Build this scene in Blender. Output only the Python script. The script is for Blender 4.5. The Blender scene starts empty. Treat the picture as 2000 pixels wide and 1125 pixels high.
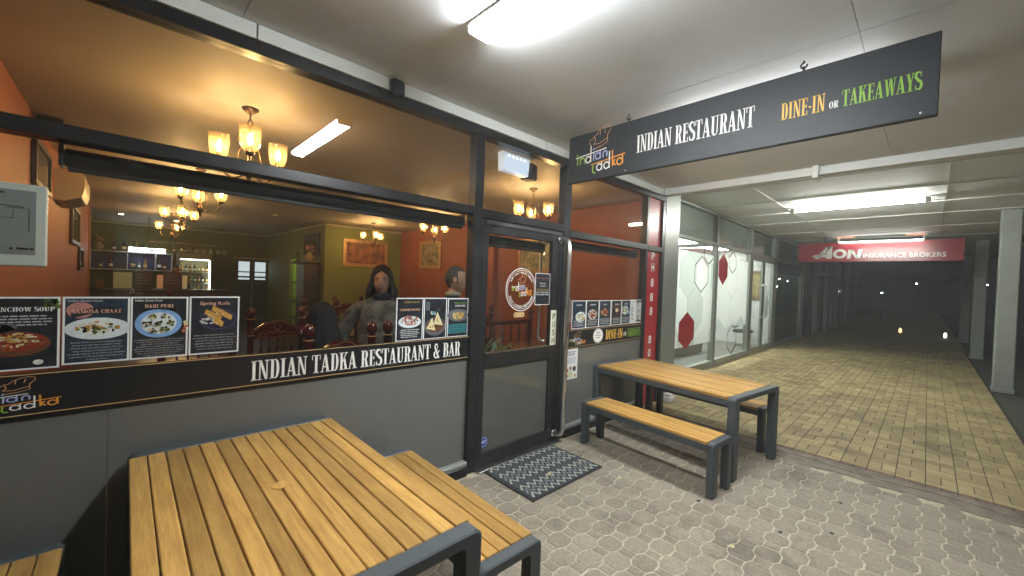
import bpy, math, random
from mathutils import Vector, Matrix
random.seed(7)
PI = math.pi
scene = bpy.context.scene
COL = scene.collection

# ------------------------------------------------------------------ camera
cam_data = bpy.data.cameras.new('camera')
cam = bpy.data.objects.new('camera', cam_data)
COL.objects.link(cam)
yaw, pitch, roll = math.radians(43.95), math.radians(-0.89), math.radians(2.09)
fwd = Vector((math.sin(yaw) * math.cos(pitch), math.cos(yaw) * math.cos(pitch), math.sin(pitch)))
rgt = Vector((math.cos(yaw), -math.sin(yaw), 0))
upv = rgt.cross(fwd)
r2 = rgt * math.cos(roll) + upv * math.sin(roll)
u2 = -rgt * math.sin(roll) + upv * math.cos(roll)
cam.matrix_world = Matrix(((r2.x, u2.x, -fwd.x, 0.0), (r2.y, u2.y, -fwd.y, -2.761), (r2.z, u2.z, -fwd.z, 1.694), (0, 0, 0, 1)))
cam_data.sensor_fit = 'HORIZONTAL'
cam_data.sensor_width = 36.0
cam_data.lens = 14.103
cam_data.clip_start = 0.02
cam_data.clip_end = 600.0
scene.camera = cam

# ------------------------------------------------------------------ night sky
world = bpy.data.worlds.new('World')
scene.world = world
world.use_nodes = True
wn = world.node_tree
bg = wn.nodes['Background']
sky = wn.nodes.new('ShaderNodeTexSky')
sky.sky_type = 'NISHITA'
sky.sun_disc = False
sky.sun_elevation = math.radians(-2.0)
sky.sun_rotation = math.radians(200)
wn.links.new(sky.outputs['Color'], bg.inputs['Color'])
bg.inputs['Strength'].default_value = 0.15

# ------------------------------------------------------------------ exposure, engine
vs = scene.view_settings
vs.view_transform = 'Standard'
vs.look = 'None'
vs.exposure = 0.78
vs.gamma = 1.0
scene.render.engine = 'CYCLES'
cy = scene.cycles
cy.use_denoising = True
cy.max_bounces = 6
cy.diffuse_bounces = 4
cy.glossy_bounces = 4
cy.transmission_bounces = 4
cy.transparent_max_bounces = 24
cy.caustics_reflective = False
cy.caustics_refractive = False
cy.sample_clamp_indirect = 4.0
cy.use_light_tree = True
cy.use_adaptive_sampling = True
cy.adaptive_threshold = 0.02

# ------------------------------------------------------------------ materials
def lin(h):
    c = [int(h[i:i + 2], 16) / 255 for i in (0, 2, 4)]
    return tuple(x / 12.92 if x <= 0.04045 else ((x + 0.055) / 1.055) ** 2.4 for x in c)

MATS = {}
def mat(name, col, rough=0.5, metal=0.0, var=0.0, vscale=6.0, stretch=(1, 1, 1), bump=0.0, bscale=40.0, rnd=0.0,
        emit=0.0, ecol=None, spec=0.5, coat=0.0, rvar=0.0, col2=None, dirt=None):
    """procedural Principled material; col is linear rgb or sRGB hex"""
    if name in MATS:
        return MATS[name]
    if isinstance(col, str): col = lin(col)
    if isinstance(col2, str): col2 = lin(col2)
    m = bpy.data.materials.new(name)
    m.use_nodes = True
    nt = m.node_tree
    N, L = nt.nodes, nt.links
    b = N['Principled BSDF']
    b.inputs['Roughness'].default_value = rough
    b.inputs['Metallic'].default_value = metal
    b.inputs['Specular IOR Level'].default_value = spec
    b.inputs['Coat Weight'].default_value = coat
    b.inputs['Base Color'].default_value = (*col, 1)
    tc = N.new('ShaderNodeTexCoord')
    mp = N.new('ShaderNodeMapping')
    mp.inputs['Scale'].default_value = stretch
    L.new(tc.outputs['Object'], mp.inputs['Vector'])
    vec = mp.outputs['Vector']
    if rnd or var or col2:
        oi = N.new('ShaderNodeObjectInfo')
        ge = N.new('ShaderNodeNewGeometry')
        ad = N.new('ShaderNodeMath'); ad.operation = 'ADD'
        L.new(oi.outputs['Random'], ad.inputs[0]); L.new(ge.outputs['Random Per Island'], ad.inputs[1])
        fr = N.new('ShaderNodeMath'); fr.operation = 'FRACT'
        L.new(ad.outputs[0], fr.inputs[0])
        # shift the texture for every separate piece
        off = N.new('ShaderNodeVectorMath'); off.operation = 'ADD'
        cb = N.new('ShaderNodeCombineXYZ')
        ml = N.new('ShaderNodeMath'); ml.operation = 'MULTIPLY'; ml.inputs[1].default_value = 37.0 if rnd else 0.0
        L.new(fr.outputs[0], ml.inputs[0])
        for k in range(3): L.new(ml.outputs[0], cb.inputs[k])
        L.new(vec, off.inputs[0]); L.new(cb.outputs[0], off.inputs[1])
        vec = off.outputs[0]
    cur = None
    if var or col2:
        nz = N.new('ShaderNodeTexNoise')
        nz.inputs['Scale'].default_value = vscale
        nz.inputs['Detail'].default_value = 6.0
        nz.inputs['Roughness'].default_value = 0.62
        L.new(vec, nz.inputs['Vector'])
        rp = N.new('ShaderNodeValToRGB')
        a = tuple(max(0, c * (1 - var)) for c in col)
        z = tuple(min(1, c * (1 + var)) for c in (col2 or col))
        rp.color_ramp.elements[0].position = 0.3; rp.color_ramp.elements[1].position = 0.7
        rp.color_ramp.elements[0].color = (*a, 1); rp.color_ramp.elements[1].color = (*z, 1)
        L.new(nz.outputs['Fac'], rp.inputs['Fac'])
        cur = rp.outputs['Color']
        if rvar:
            mr = N.new('ShaderNodeMapRange')
            mr.inputs['To Min'].default_value = max(0.02, rough - rvar); mr.inputs['To Max'].default_value = min(1, rough + rvar)
            L.new(nz.outputs['Fac'], mr.inputs['Value']); L.new(mr.outputs[0], b.inputs['Roughness'])
    if dirt:  # (colour, scale, amount): broad stains with a shape of their own, in world metres
        d2 = N.new('ShaderNodeTexNoise'); d2.inputs['Scale'].default_value = dirt[1]; d2.inputs['Detail'].default_value = 8.0
        d2.inputs['Roughness'].default_value = 0.7
        gp = N.new('ShaderNodeNewGeometry'); L.new(gp.outputs['Position'], d2.inputs['Vector'])
        r3 = N.new('ShaderNodeMapRange'); r3.inputs['From Min'].default_value = 0.5; r3.inputs['From Max'].default_value = 0.68
        r3.inputs['To Max'].default_value = dirt[2]
        L.new(d2.outputs['Fac'], r3.inputs['Value'])
        mx = N.new('ShaderNodeMix'); mx.data_type = 'RGBA'
        L.new(r3.outputs[0], mx.inputs['Factor'])
        if cur: L.new(cur, mx.inputs['A'])
        else: mx.inputs['A'].default_value = (*col, 1)
        mx.inputs['B'].default_value = (*lin(dirt[0]), 1)
        cur = mx.outputs['Result']
    if rnd:
        hv = N.new('ShaderNodeHueSaturation')
        mr = N.new('ShaderNodeMapRange')
        mr.inputs['To Min'].default_value = 1 - rnd; mr.inputs['To Max'].default_value = 1 + rnd
        L.new(fr.outputs[0], mr.inputs['Value']); L.new(mr.outputs[0], hv.inputs['Value'])
        if cur: L.new(cur, hv.inputs['Color'])
        else: hv.inputs['Color'].default_value = (*col, 1)
        cur = hv.outputs['Color']
    if cur: L.new(cur, b.inputs['Base Color'])
    if bump:
        bn = N.new('ShaderNodeTexNoise'); bn.inputs['Scale'].default_value = bscale; bn.inputs['Detail'].default_value = 5.0
        L.new(vec, bn.inputs['Vector'])
        bu = N.new('ShaderNodeBump'); bu.inputs['Strength'].default_value = bump; bu.inputs['Distance'].default_value = 0.01
        L.new(bn.outputs['Fac'], bu.inputs['Height']); L.new(bu.outputs[0], b.inputs['Normal'])
    if emit:
        b.inputs['Emission Color'].default_value = (*(lin(ecol) if isinstance(ecol, str) else (ecol or col)), 1)
        b.inputs['Emission Strength'].default_value = emit
    MATS[name] = m
    return m

def glass(name, tint=(1, 1, 1), f0=0.04, rough=0.0, haze=0.0, hcol=(0.8, 0.8, 0.8), trans=0.0, glow=1.0):
    """thin pane: Schlick reflection over a clear (or partly frosted) body"""
    if name in MATS:
        return MATS[name]
    m = bpy.data.materials.new(name); m.use_nodes = True
    nt = m.node_tree; N, L = nt.nodes, nt.links
    N.remove(N['Principled BSDF'])
    out = N['Material Output']
    lw = N.new('ShaderNodeLayerWeight'); lw.inputs['Blend'].default_value = 0.5
    pw = N.new('ShaderNodeMath'); pw.operation = 'POWER'; pw.inputs[1].default_value = 5.0
    L.new(lw.outputs['Facing'], pw.inputs[0])
    ma = N.new('ShaderNodeMath'); ma.operation = 'MULTIPLY_ADD'; ma.inputs[1].default_value = 1 - f0; ma.inputs[2].default_value = f0
    L.new(pw.outputs[0], ma.inputs[0])
    tr = N.new('ShaderNodeBsdfTransparent'); tr.inputs['Color'].default_value = (*tint, 1)
    gl = N.new('ShaderNodeBsdfGlossy'); gl.inputs['Roughness'].default_value = rough
    body = tr.outputs[0]
    if haze or trans:
        df = N.new('ShaderNodeBsdfDiffuse'); df.inputs['Color'].default_value = (*hcol, 1)
        tl = N.new('ShaderNodeBsdfTranslucent'); tl.inputs['Color'].default_value = (*hcol, 1)
        mx = N.new('ShaderNodeMixShader'); mx.inputs[0].default_value = trans
        L.new(df.outputs[0], mx.inputs[1]); L.new(tl.outputs[0], mx.inputs[2])
        mb_ = N.new('ShaderNodeMixShader'); mb_.inputs[0].default_value = haze
        L.new(body, mb_.inputs[1]); L.new(mx.outputs[0], mb_.inputs[2])
        body = mb_.outputs[0]
    ms = N.new('ShaderNodeMixShader')
    L.new(ma.outputs[0], ms.inputs[0]); L.new(body, ms.inputs[1]); L.new(gl.outputs[0], ms.inputs[2])
    L.new(ms.outputs[0], out.inputs['Surface'])
    MATS[name] = m
    return m

def emitter(name, col, strength):
    if name in MATS: return MATS[name]
    m = bpy.data.materials.new(name); m.use_nodes = True
    nt = m.node_tree; nt.nodes.remove(nt.nodes['Principled BSDF'])
    e = nt.nodes.new('ShaderNodeEmission')
    e.inputs['Color'].default_value = (*(lin(col) if isinstance(col, str) else col), 1)
    e.inputs['Strength'].default_value = strength
    nt.links.new(e.outputs[0], nt.nodes['Material Output'].inputs['Surface'])
    MATS[name] = m
    return m

# ------------------------------------------------------------------ mesh builder
class MB:
    def __init__(s):
        s.v = []; s.f = []; s.m = []
    def add(s, vs_, fs, mi=0):
        n = len(s.v); s.v += [tuple(p) for p in vs_]
        for f in fs:
            s.f.append(tuple(n + i for i in f)); s.m.append(mi)
        return s
    def box(s, x0, y0, z0, x1, y1, z1, mi=0, c=0.0):
        if x0 > x1: x0, x1 = x1, x0
        if y0 > y1: y0, y1 = y1, y0
        if z0 > z1: z0, z1 = z1, z0
        if c <= 0:
            return s.add([(x0, y0, z0), (x1, y0, z0), (x1, y1, z0), (x0, y1, z0), (x0, y0, z1), (x1, y0, z1), (x1, y1, z1), (x0, y1, z1)],
                         [(0, 3, 2, 1), (4, 5, 6, 7), (0, 1, 5, 4), (1, 2, 6, 5), (2, 3, 7, 6), (3, 0, 4, 7)], mi)
        c = min(c, (x1 - x0) * .45, (y1 - y0) * .45, (z1 - z0) * .45)
        # fully chamfered box
        V = []; idx = {}
        X, Y, Z = (x0, x1), (y0, y1), (z0, z1)
        for i in (0, 1):
            for j in (0, 1):
                for k in (0, 1):
                    si, sj, sk = 1 - 2 * i, 1 - 2 * j, 1 - 2 * k
                    idx[i, j, k, 0] = len(V); V.append((X[i], Y[j] + sj * c, Z[k] + sk * c))
                    idx[i, j, k, 1] = len(V); V.append((X[i] + si * c, Y[j], Z[k] + sk * c))
                    idx[i, j, k, 2] = len(V); V.append((X[i] + si * c, Y[j] + sj * c, Z[k]))
        F = []
        g = lambda *q: idx[q]
        F += [(g(0,0,0,0), g(0,0,1,0), g(0,1,1,0), g(0,1,0,0)), (g(1,0,0,0), g(1,1,0,0), g(1,1,1,0), g(1,0,1,0))]
        F += [(g(0,0,0,1), g(1,0,0,1), g(1,0,1,1), g(0,0,1,1)), (g(0,1,0,1), g(0,1,1,1), g(1,1,1,1), g(1,1,0,1))]
        F += [(g(0,0,0,2), g(0,1,0,2), g(1,1,0,2), g(1,0,0,2)), (g(0,0,1,2), g(1,0,1,2), g(1,1,1,2), g(0,1,1,2))]
        for i in (0, 1):
            for j in (0, 1):
                a = (g(i,j,0,0), g(i,j,0,1), g(i,j,1,1), g(i,j,1,0)); F.append(a if i == j else a[::-1])
        for i in (0, 1):
            for k in (0, 1):
                a = (g(i,0,k,0), g(i,1,k,0), g(i,1,k,2), g(i,0,k,2)); F.append(a if i == k else a[::-1])
        for j in (0, 1):
            for k in (0, 1):
                a = (g(0,j,k,1), g(0,j,k,2), g(1,j,k,2), g(1,j,k,1)); F.append(a if j == k else a[::-1])
        for i in (0, 1):
            for j in (0, 1):
                for k in (0, 1):
                    a = (g(i,j,k,0), g(i,j,k,2), g(i,j,k,1)); F.append(a if (i + j + k) % 2 == 0 else a[::-1])
        return s.add(V, F, mi)
    def prism(s, poly, a, b, axis='z', mi=0):
        """extrude a 2-D polygon (ccw) from a to b along axis"""
        def P(p, t):
            return {'z': (p[0], p[1], t), 'y': (p[0], t, p[1]), 'x': (t, p[0], p[1])}[axis]
        n = len(poly)
        V = [P(p, a) for p in poly] + [P(p, b) for p in poly]
        F = [tuple(range(n))[::-1], tuple(range(n, 2 * n))] + [(i, (i + 1) % n, n + (i + 1) % n, n + i) for i in range(n)]
        return s.add(V, F, mi)
    def tube(s, pts, r, n=8, mi=0, caps=True):
        pts = [Vector(p) for p in pts]
        rs = r if isinstance(r, (list, tuple)) else [r] * len(pts)
        base = len(s.v); prev = None
        for i, p in enumerate(pts):
            d = (pts[min(i + 1, len(pts) - 1)] - pts[max(i - 1, 0)]).normalized()
            if prev is None:
                a = Vector((0, 0, 1)) if abs(d.z) < 0.9 else Vector((1, 0, 0))
                e1 = d.cross(a).normalized()
            else:
                e1 = (prev - d * prev.dot(d)).normalized()
            prev = e1; e2 = d.cross(e1)
            for k in range(n):
                t = 2 * PI * k / n
                s.v.append(tuple(p + (e1 * math.cos(t) + e2 * math.sin(t)) * rs[i]))
        for i in range(len(pts) - 1):
            for k in range(n):
                a = base + i * n + k; b = base + i * n + (k + 1) % n
                s.f.append((a, b, b + n, a + n)); s.m.append(mi)
        if caps:
            s.f.append(tuple(base + k for k in range(n))[::-1]); s.m.append(mi)
            s.f.append(tuple(base + (len(pts) - 1) * n + k for k in range(n))); s.m.append(mi)
        return s
    def lathe(s, prof, c=(0, 0, 0), n=16, mi=0, sx=1.0, sy=1.0):
        base = len(s.v)
        for r, z in prof:
            for k in range(n):
                t = 2 * PI * k / n
                s.v.append((c[0] + r * math.cos(t) * sx, c[1] + r * math.sin(t) * sy, c[2] + z))
        for i in range(len(prof) - 1):
            for k in range(n):
                a = base + i * n + k; b = base + i * n + (k + 1) % n
                s.f.append((a, b, b + n, a + n)); s.m.append(mi)
        if prof[0][0] > 1e-4:
            s.f.append(tuple(base + k for k in range(n))[::-1]); s.m.append(mi)
        if prof[-1][0] > 1e-4:
            s.f.append(tuple(base + (len(prof) - 1) * n + k for k in range(n))); s.m.append(mi)
        return s
    def ball(s, c, r, n=10, m=6, mi=0, sz=1.0):
        return s.lathe([(max(1e-5, r * math.sin(PI * i / m)), -r * sz * math.cos(PI * i / m)) for i in range(m + 1)], c, n, mi)
    def flat(s, polys, O, U, V, off=0.0, mi=0):
        """2-D polygons laid in the plane O + u U + v V, lifted off along U x V"""
        O, U, V = Vector(O), Vector(U), Vector(V)
        nn = U.cross(V).normalized() * off
        for p in polys:
            s.add([O + U * a + V * b + nn for a, b in p], [tuple(range(len(p)))], mi)
        return s
    def mesh(s, name, mats, smooth=False, origin=(0, 0, 0)):
        me = bpy.data.meshes.new(name)
        ox, oy, oz = origin
        me.from_pydata([(a - ox, b - oy, c - oz) for a, b, c in s.v], [], s.f)
        for m in (mats if isinstance(mats, (list, tuple)) else [mats]):
            me.materials.append(m)
        if any(s.m): me.polygons.foreach_set('material_index', s.m)
        if smooth:
            me.polygons.foreach_set('use_smooth', [True] * len(s.f))
        me.update()
        return me
    def build(s, name, mats, parent=None, smooth=False, local=False):
        """one mesh object; coordinates are world metres unless local (then relative to the parent)"""
        o = (0, 0, 0)
        if parent is not None and not local:
            p, o = parent, Vector((0, 0, 0))
            while p is not None:
                o = o + p.location; p = p.parent
        ob = bpy.data.objects.new(name, s.mesh(name, mats, smooth, o))
        COL.objects.link(ob)
        ob.parent = parent
        if smooth and smooth != 1:
            pass
        return ob

def tag(o, label=None, cat=None, group=None, kind=None):
    if label: o['label'] = label
    if cat: o['category'] = cat
    if group: o['group'] = group
    if kind: o['kind'] = kind
    return o
def thing(name, label, cat, loc=(0, 0, 0), rz=0.0, group=None):
    o = bpy.data.objects.new(name, None)
    COL.objects.link(o)
    o.location = loc; o.rotation_euler = (0, 0, rz)
    o.empty_display_size = 0.1
    return tag(o, label, cat, group)
def struct(name):
    o = bpy.data.objects.new(name, None)
    COL.objects.link(o)
    return tag(o, kind='structure')
def inst(name, me, parent, loc=(0, 0, 0), rz=0.0):
    o = bpy.data.objects.new(name, me)
    COL.objects.link(o)
    o.parent = parent; o.location = loc; o.rotation_euler = (0, 0, rz)
    return o
def dup(root, loc, rz=0.0, label=None):
    def cp(o, par):
        c = o.copy(); COL.objects.link(c); c.parent = par
        for ch in list(o.children): cp(ch, c)
        return c
    r = cp(root, None)
    r.location = loc; r.rotation_euler = (0, 0, rz)
    if label: r['label'] = label
    return r

# ------------------------------------------------------------------ lettering
def arc(cx, cy, rx, ry, a0, a1, n=10):
    return [(cx + rx * math.cos(math.radians(a0 + (a1 - a0) * i / n)), cy + ry * math.sin(math.radians(a0 + (a1 - a0) * i / n))) for i in range(n + 1)]
def stroke(pts, w):
    """ribbon of quads along a polyline; w a width or list of widths"""
    n = len(pts); ws = w if isinstance(w, (list, tuple)) else [w] * n
    L, R = [], []
    for i in range(n):
        a, b = pts[max(i - 1, 0)], pts[min(i + 1, n - 1)]
        dx, dy = b[0] - a[0], b[1] - a[1]; d = math.hypot(dx, dy) or 1
        nx, ny = -dy / d * ws[i] / 2, dx / d * ws[i] / 2
        L.append((pts[i][0] + nx, pts[i][1] + ny)); R.append((pts[i][0] - nx, pts[i][1] - ny))
    return [[R[i], R[i + 1], L[i + 1], L[i]] for i in range(n - 1)]
def rect(x0, y0, x1, y1): return [(x0, y0), (x1, y0), (x1, y1), (x0, y1)]
def band(o, i):  # polygons between two polylines
    return [[i[k], o[k], o[k + 1], i[k + 1]] for k in range(len(o) - 1)]
def ellipse(cx, cy, rx, ry, n=28): return [arc(cx, cy, rx, ry, 0, 360, n)[:-1]]

T_, H_ = 0.15, 0.05  # stem and hairline of the condensed slab capitals
def _bowl(x, y0, y1, rx): 
    cy_, ry = (y0 + y1) / 2, (y1 - y0) / 2
    o = [(x, y0)] + arc(x + rx * .35, cy_, rx * .65, ry, -90, 90, 10) + [(x, y1)]
    i = [(x, y0 + H_)] + arc(x + rx * .3, cy_, rx * .7 - T_ + rx * 0, ry - H_, -90, 90, 10) + [(x, y1 - H_)]
    return band(o, i)
def _sf(*spans):
    return [rect(a, y, b, y + H_) for a, b, y in spans]
GL = {
 'I': ([rect(.09, 0, .24, 1)] + _sf((.02, .31, 0), (.02, .31, .95)), .35),
 'N': ([rect(.08, 0, .14, 1), [(.06, 1), (.2, 1), (.5, 0), (.38, 0)], rect(.44, 0, .5, 1)] + _sf((.0, .22, 0), (0, .14, .95), (.36, .58, .95)), .6),
 'D': ([rect(.08, 0, .23, 1)] + _bowl(.22, 0, 1, .3) + _sf((.01, .24, 0), (.01, .24, .95)), .56),
 'A': ([[(.05, 0), (.11, 0), (.28, 1), (.22, 1)], [(.36, 0), (.52, 0), (.33, 1), (.19, 1)], rect(.11, .27, .42, .33)] + _sf((-.01, .17, 0), (.3, .58, 0)), .58),
 'R': ([rect(.08, 0, .23, 1), [(.28, .5), (.4, .52), (.5, .1), (.36, 0)], [(.36, 0), (.55, 0), (.55, .05), (.48, .12)]] + _bowl(.22, .47, 1, .28) + _sf((.01, .3, 0), (.01, .24, .95)), .58),
 'E': ([rect(.08, 0, .23, 1), rect(.2, .48, .36, .53), rect(.34, .4, .38, .61), rect(.4, 0, .45, .24), rect(.4, .76, .44, 1)] + _sf((.01, .45, 0), (.01, .44, .95)), .5),
 'S': (stroke(arc(.22, .745, .17, .23, 20, 180, 8) + arc(.24, .26, .17, .235, 110, -160, 12)[1:], [.05] * 3 + [.08, .12] + [.15] * 11 + [.12, .08, .05, .05, .05]) + [rect(.36, .72, .4, 1), rect(.04, 0, .08, .28)], .47),
 'T': ([rect(.18, 0, .33, 1), rect(.0, .74, .045, 1), rect(.465, .74, .51, 1)] + _sf((.0, .51, .95), (.1, .41, 0)), .54),
 'U': ([rect(.08, .22, .23, 1), rect(.43, .22, .49, 1)] + band(arc(.285, .24, .205, .24, 180, 360, 12), arc(.33, .24, .1, .18, 180, 360, 12)) + _sf((.0, .31, .95), (.35, .57, .95)), .6),
 'B': ([rect(.08, 0, .23, 1)] + _bowl(.22, 0, .54, .3) + _bowl(.22, .49, 1, .27) + _sf((.01, .24, 0), (.01, .24, .95)), .56),
 'K': ([rect(.08, 0, .23, 1), [(.21, .4), (.21, .49), (.43, .97), (.5, .97)], [(.28, .58), (.4, .66), (.54, 0), (.38, 0)]] + _sf((.01, .3, 0), (.01, .3, .95), (.34, .57, .95), (.33, .6, 0)), .61),
 'W': ([[(.06, 1), (.21, 1), (.31, 0), (.2, 0)], [(.26, 0), (.31, 0), (.41, 1), (.36, 1)], [(.36, 1), (.5, 1), (.6, 0), (.5, 0)], [(.56, 0), (.6, 0), (.71, 1), (.66, 1)]] + _sf((-.01, .27, .95), (.6, .78, .95)), .78),
 'Y': ([[(.05, 1), (.2, 1), (.33, .45), (.19, .4)], [(.28, .42), (.33, .42), (.46, 1), (.41, 1)], rect(.19, 0, .34, .46)] + _sf((-.02, .26, .95), (.34, .53, .95), (.11, .42, 0)), .52),
 'O': (band(arc(.27, .5, .24, .5, 0, 360, 24), arc(.27, .5, .095, .45, 0, 360, 24)), .54),
 'L': ([rect(.08, 0, .23, 1), rect(.39, 0, .44, .26)] + _sf((.01, .44, 0), (.01, .3, .95)), .47),
 'P': ([rect(.08, 0, .23, 1)] + _bowl(.22, .44, 1, .3) + _sf((.01, .3, 0), (.01, .24, .95)), .54),
 'H': ([rect(.08, 0, .23, 1), rect(.37, 0, .52, 1), rect(.22, .47, .38, .53)] + _sf((.01, .3, 0), (.01, .3, .95), (.3, .59, 0), (.3, .59, .95)), .6),
 'C': (band(arc(.28, .5, .25, .5, 40, 320, 18), arc(.29, .5, .11, .45, 40, 320, 18)) + [rect(.44, .72, .48, 1), rect(.44, 0, .48, .26)], .53),
 'M': ([rect(.07, 0, .13, 1), [(.05, 1), (.22, 1), (.38, 0), (.32, 0)], [(.32, 0), (.38, 0), (.54, 1), (.49, 1)], rect(.5, 0, .65, 1)] + _sf((0, .2, 0), (0, .2, .95), (.43, .72, 0), (.5, .72, .95)), .74),
 '-': ([rect(.03, .38, .22, .46)], .25),
 '&': (stroke(arc(.24, .78, .12, .19, -60, 240, 10) + [(.24, .5), (.46, .04), (.53, .03)], [.06] * 4 + [.1] * 6 + [.13, .15, .15, .06]) + stroke(arc(.24, .27, .17, .25, 130, 370, 10) + [(.5, .5)], [.06] + [.13] * 3 + [.08] * 5 + [.05] * 3) + _sf((.38, .56, .46)), .62),
 ' ': ([], .26),
}
def slab(txt, size, width=None, sp=0.0):
    """condensed slab lettering, cap height size, squeezed to width; origin at the baseline left"""
    polys, x = [], 0.0
    for ch in txt:
        g, adv = GL[ch]
        polys += [[(x + a, b) for a, b in p] for p in g]
        x += adv + sp
    k = (width / x) if width else size
    return [[(a * k, b * size) for a, b in p] for p in polys], x * k

_txt = {}
def sans(txt, size, width=None, align='LEFT', bold=0.0, shear=0.0, spacing=1.0, serif=False):
    """built-in font lettering as flat polygons"""
    key = (txt, bold, shear, spacing)
    if key not in _txt:
        cu = bpy.data.curves.new('lettering', 'FONT')
        cu.body = txt; cu.size = 1.0; cu.offset = bold; cu.shear = shear; cu.space_character = spacing
        cu.resolution_u = 2
        ob = bpy.data.objects.new('lettering', cu)
        COL.objects.link(ob)
        dg = bpy.context.evaluated_depsgraph_get()
        me = ob.evaluated_get(dg).to_mesh()
        vv = [v.co.copy() for v in me.vertices]
        pp = [[(vv[i].x, vv[i].y) for i in p.vertices] for p in me.polygons]
        ob.evaluated_get(dg).to_mesh_clear()
        bpy.data.objects.remove(ob); bpy.data.curves.remove(cu)
        _txt[key] = pp
    pp = _txt[key]
    if not pp: return [], 0
    x0 = min(a for p in pp for a, _ in p); x1 = max(a for p in pp for a, _ in p)
    kx = (width / (x1 - x0)) if width else size * 1.37
    w = (x1 - x0) * kx
    s0 = {'LEFT': 0, 'CENTER': -w / 2, 'RIGHT': -w}[align]
    return [[((a - x0) * kx + s0, b * size * 1.37) for a, b in p] for p in pp], w
def shift(polys, dx, dy): return [[(a + dx, b + dy) for a, b in p] for p in polys]

# the restaurant's emblem: looping letters hung from headlines, under a chef's hat (units: 4 wide, 3.2 high)
def emblem():
    w = .088
    green = stroke([(.1, 1.38), (.16, 1.32), (.12, .86)], w) + stroke([(.06, 1.5), (.14, 1.62)], w)
    green += stroke([(.4, 1.34), (.38, .86)], w) + stroke([(.38, 1.1)] + arc(.58, 1.1, .17, .2, 150, 0, 6) + [(.74, .88)], w)
    green += stroke([(1.48, .62), (1.45, .3)] + arc(1.62, .3, .17, .22, 180, 300, 6), w)
    white = stroke([(0, 1.36), (2.52, 1.62)], w * .8)
    white += stroke(arc(1.05, 1.1, .2, .22, 20, 340, 12), w) + stroke([(1.26, 2.0), (1.27, .9)], w)
    white += stroke(arc(1.98, .42, .2, .22, 20, 340, 12), w) + stroke([(2.18, .74), (2.19, .2)], w)
    white += stroke(arc(2.56, .44, .2, .22, 20, 340, 12), w) + stroke([(2.77, 1.35), (2.78, .22)], w)
    blue = stroke([(1.52, 1.52), (1.5, .95)], w) + stroke([(1.44, 1.68), (1.52, 1.8)], w)
    blue += stroke(arc(1.84, 1.2, .19, .21, 20, 340, 12), w) + stroke([(2.03, 1.55), (2.05, 1.0)], w)
    blue += stroke([(2.26, 1.3), (2.27, 1.02)], w) + stroke([(2.26, 1.25)] + arc(2.42, 1.28, .15, .17, 150, 0, 6) + [(2.56, 1.05)], w)
    orange = stroke([(1.3, .68), (3.95, .98)], w * .8) + stroke([(3.0, 1.38), (3.04, .3)], w) + stroke([(3.04, .52), (3.22, .72)], w) + stroke([(3.06, .56), (3.26, .32)], w)
    orange += stroke(arc(3.55, .52, .2, .22, 20, 340, 12), w) + stroke([(3.76, .9), (3.78, .34)], w)
    hw = .036
    hat = stroke([(1.3, 2.0), (1.1, 2.2), (1.16, 2.4), (1.36, 2.44), (1.52, 2.62), (1.7, 2.66), (1.86, 2.9), (2.2, 3.12), (2.55, 3.2), (2.78, 3.1), (2.8, 2.86), (2.66, 2.66), (2.56, 2.5), (2.58, 2.05), (2.2, 1.86), (1.5, 1.74)], hw)
    hat += stroke([(1.52, 2.6), (1.62, 2.3), (1.5, 2.1)], hw) + stroke([(2.0, 2.98), (1.96, 2.6)], hw) + stroke([(2.4, 3.0), (2.32, 2.66)], hw) + stroke([(1.44, 2.08), (1.9, 2.04), (2.56, 2.3)], hw)
    return {'green': green, 'white': white, 'blue': blue, 'orange': orange, 'hat': hat}
EMB = emblem()
P_WHITE = mat('print_white', (0.86, 0.86, 0.84), 0.5)
P_GREEN = mat('print_green', '8fbf3f', 0.45)
P_YELL = mat('print_yellow', 'f2c14e', 0.45)
P_BLUE = mat('print_pale_blue', 'a9b8e8', 0.45)
P_ORANGE = mat('print_orange', 'f0a040', 0.45)
P_PEACH = mat('print_peach', 'e8b080', 0.45)
P_BLACK = mat('print_black', (0.008, 0.009, 0.012), 0.35)
P_GOLD = mat('print_gold_line', 'd8b37a', 0.4)
EMB_M = [P_GREEN, P_WHITE, P_BLUE, P_ORANGE, P_PEACH]
def put_emblem(O, U, V, scale, off, parent, sx=1.0):
    m = MB()
    for k, key in enumerate(('green', 'white', 'blue', 'orange', 'hat')):
        m.flat([[(a * scale * sx, b * scale) for a, b in p] for p in EMB[key]], O, U, V, off + (0.0004 if key == 'white' else 0) + k * 0.00015, k)
    return m.build('emblem', EMB_M, parent)
FX, FZ = (1, 0, 0), (0, 0, 1)    # drawing axes on the shopfront, which faces -y
# ================================================================== GROUND
M_ASPH = mat('asphalt', (0.035, 0.035, 0.037), 0.85, var=0.3, vscale=3, bump=0.4, bscale=120)
M_JOINT = mat('sandy_joint', 'b3a993', 0.9, var=0.35, vscale=30)
M_PAVER = mat('grey_paver', '908677', 0.82, var=0.22, vscale=55, rnd=0.13, bump=0.55, bscale=160, rvar=0.1, dirt=('4d453c', 1.9, 0.6))
M_BRICK = mat('buff_paving_brick', 'a3936a', 0.72, var=0.16, vscale=40, rnd=0.22, bump=0.35, bscale=150, rvar=0.15, dirt=('564c36', 1.3, 0.65))
M_BRED = mat('red_paving_brick', '6e5148', 0.75, var=0.2, vscale=40, rnd=0.15, bump=0.35, bscale=150, dirt=('3d342e', 2.5, 0.7))
M_BJOINT = mat('dark_brick_joint', '332d22', 0.95, var=0.3, vscale=25)
M_CONC = mat('dirty_concrete', '7d7366', 0.88, var=0.28, vscale=9, bump=0.5, bscale=60, dirt=('3a332c', 2.2, 0.8))

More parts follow.
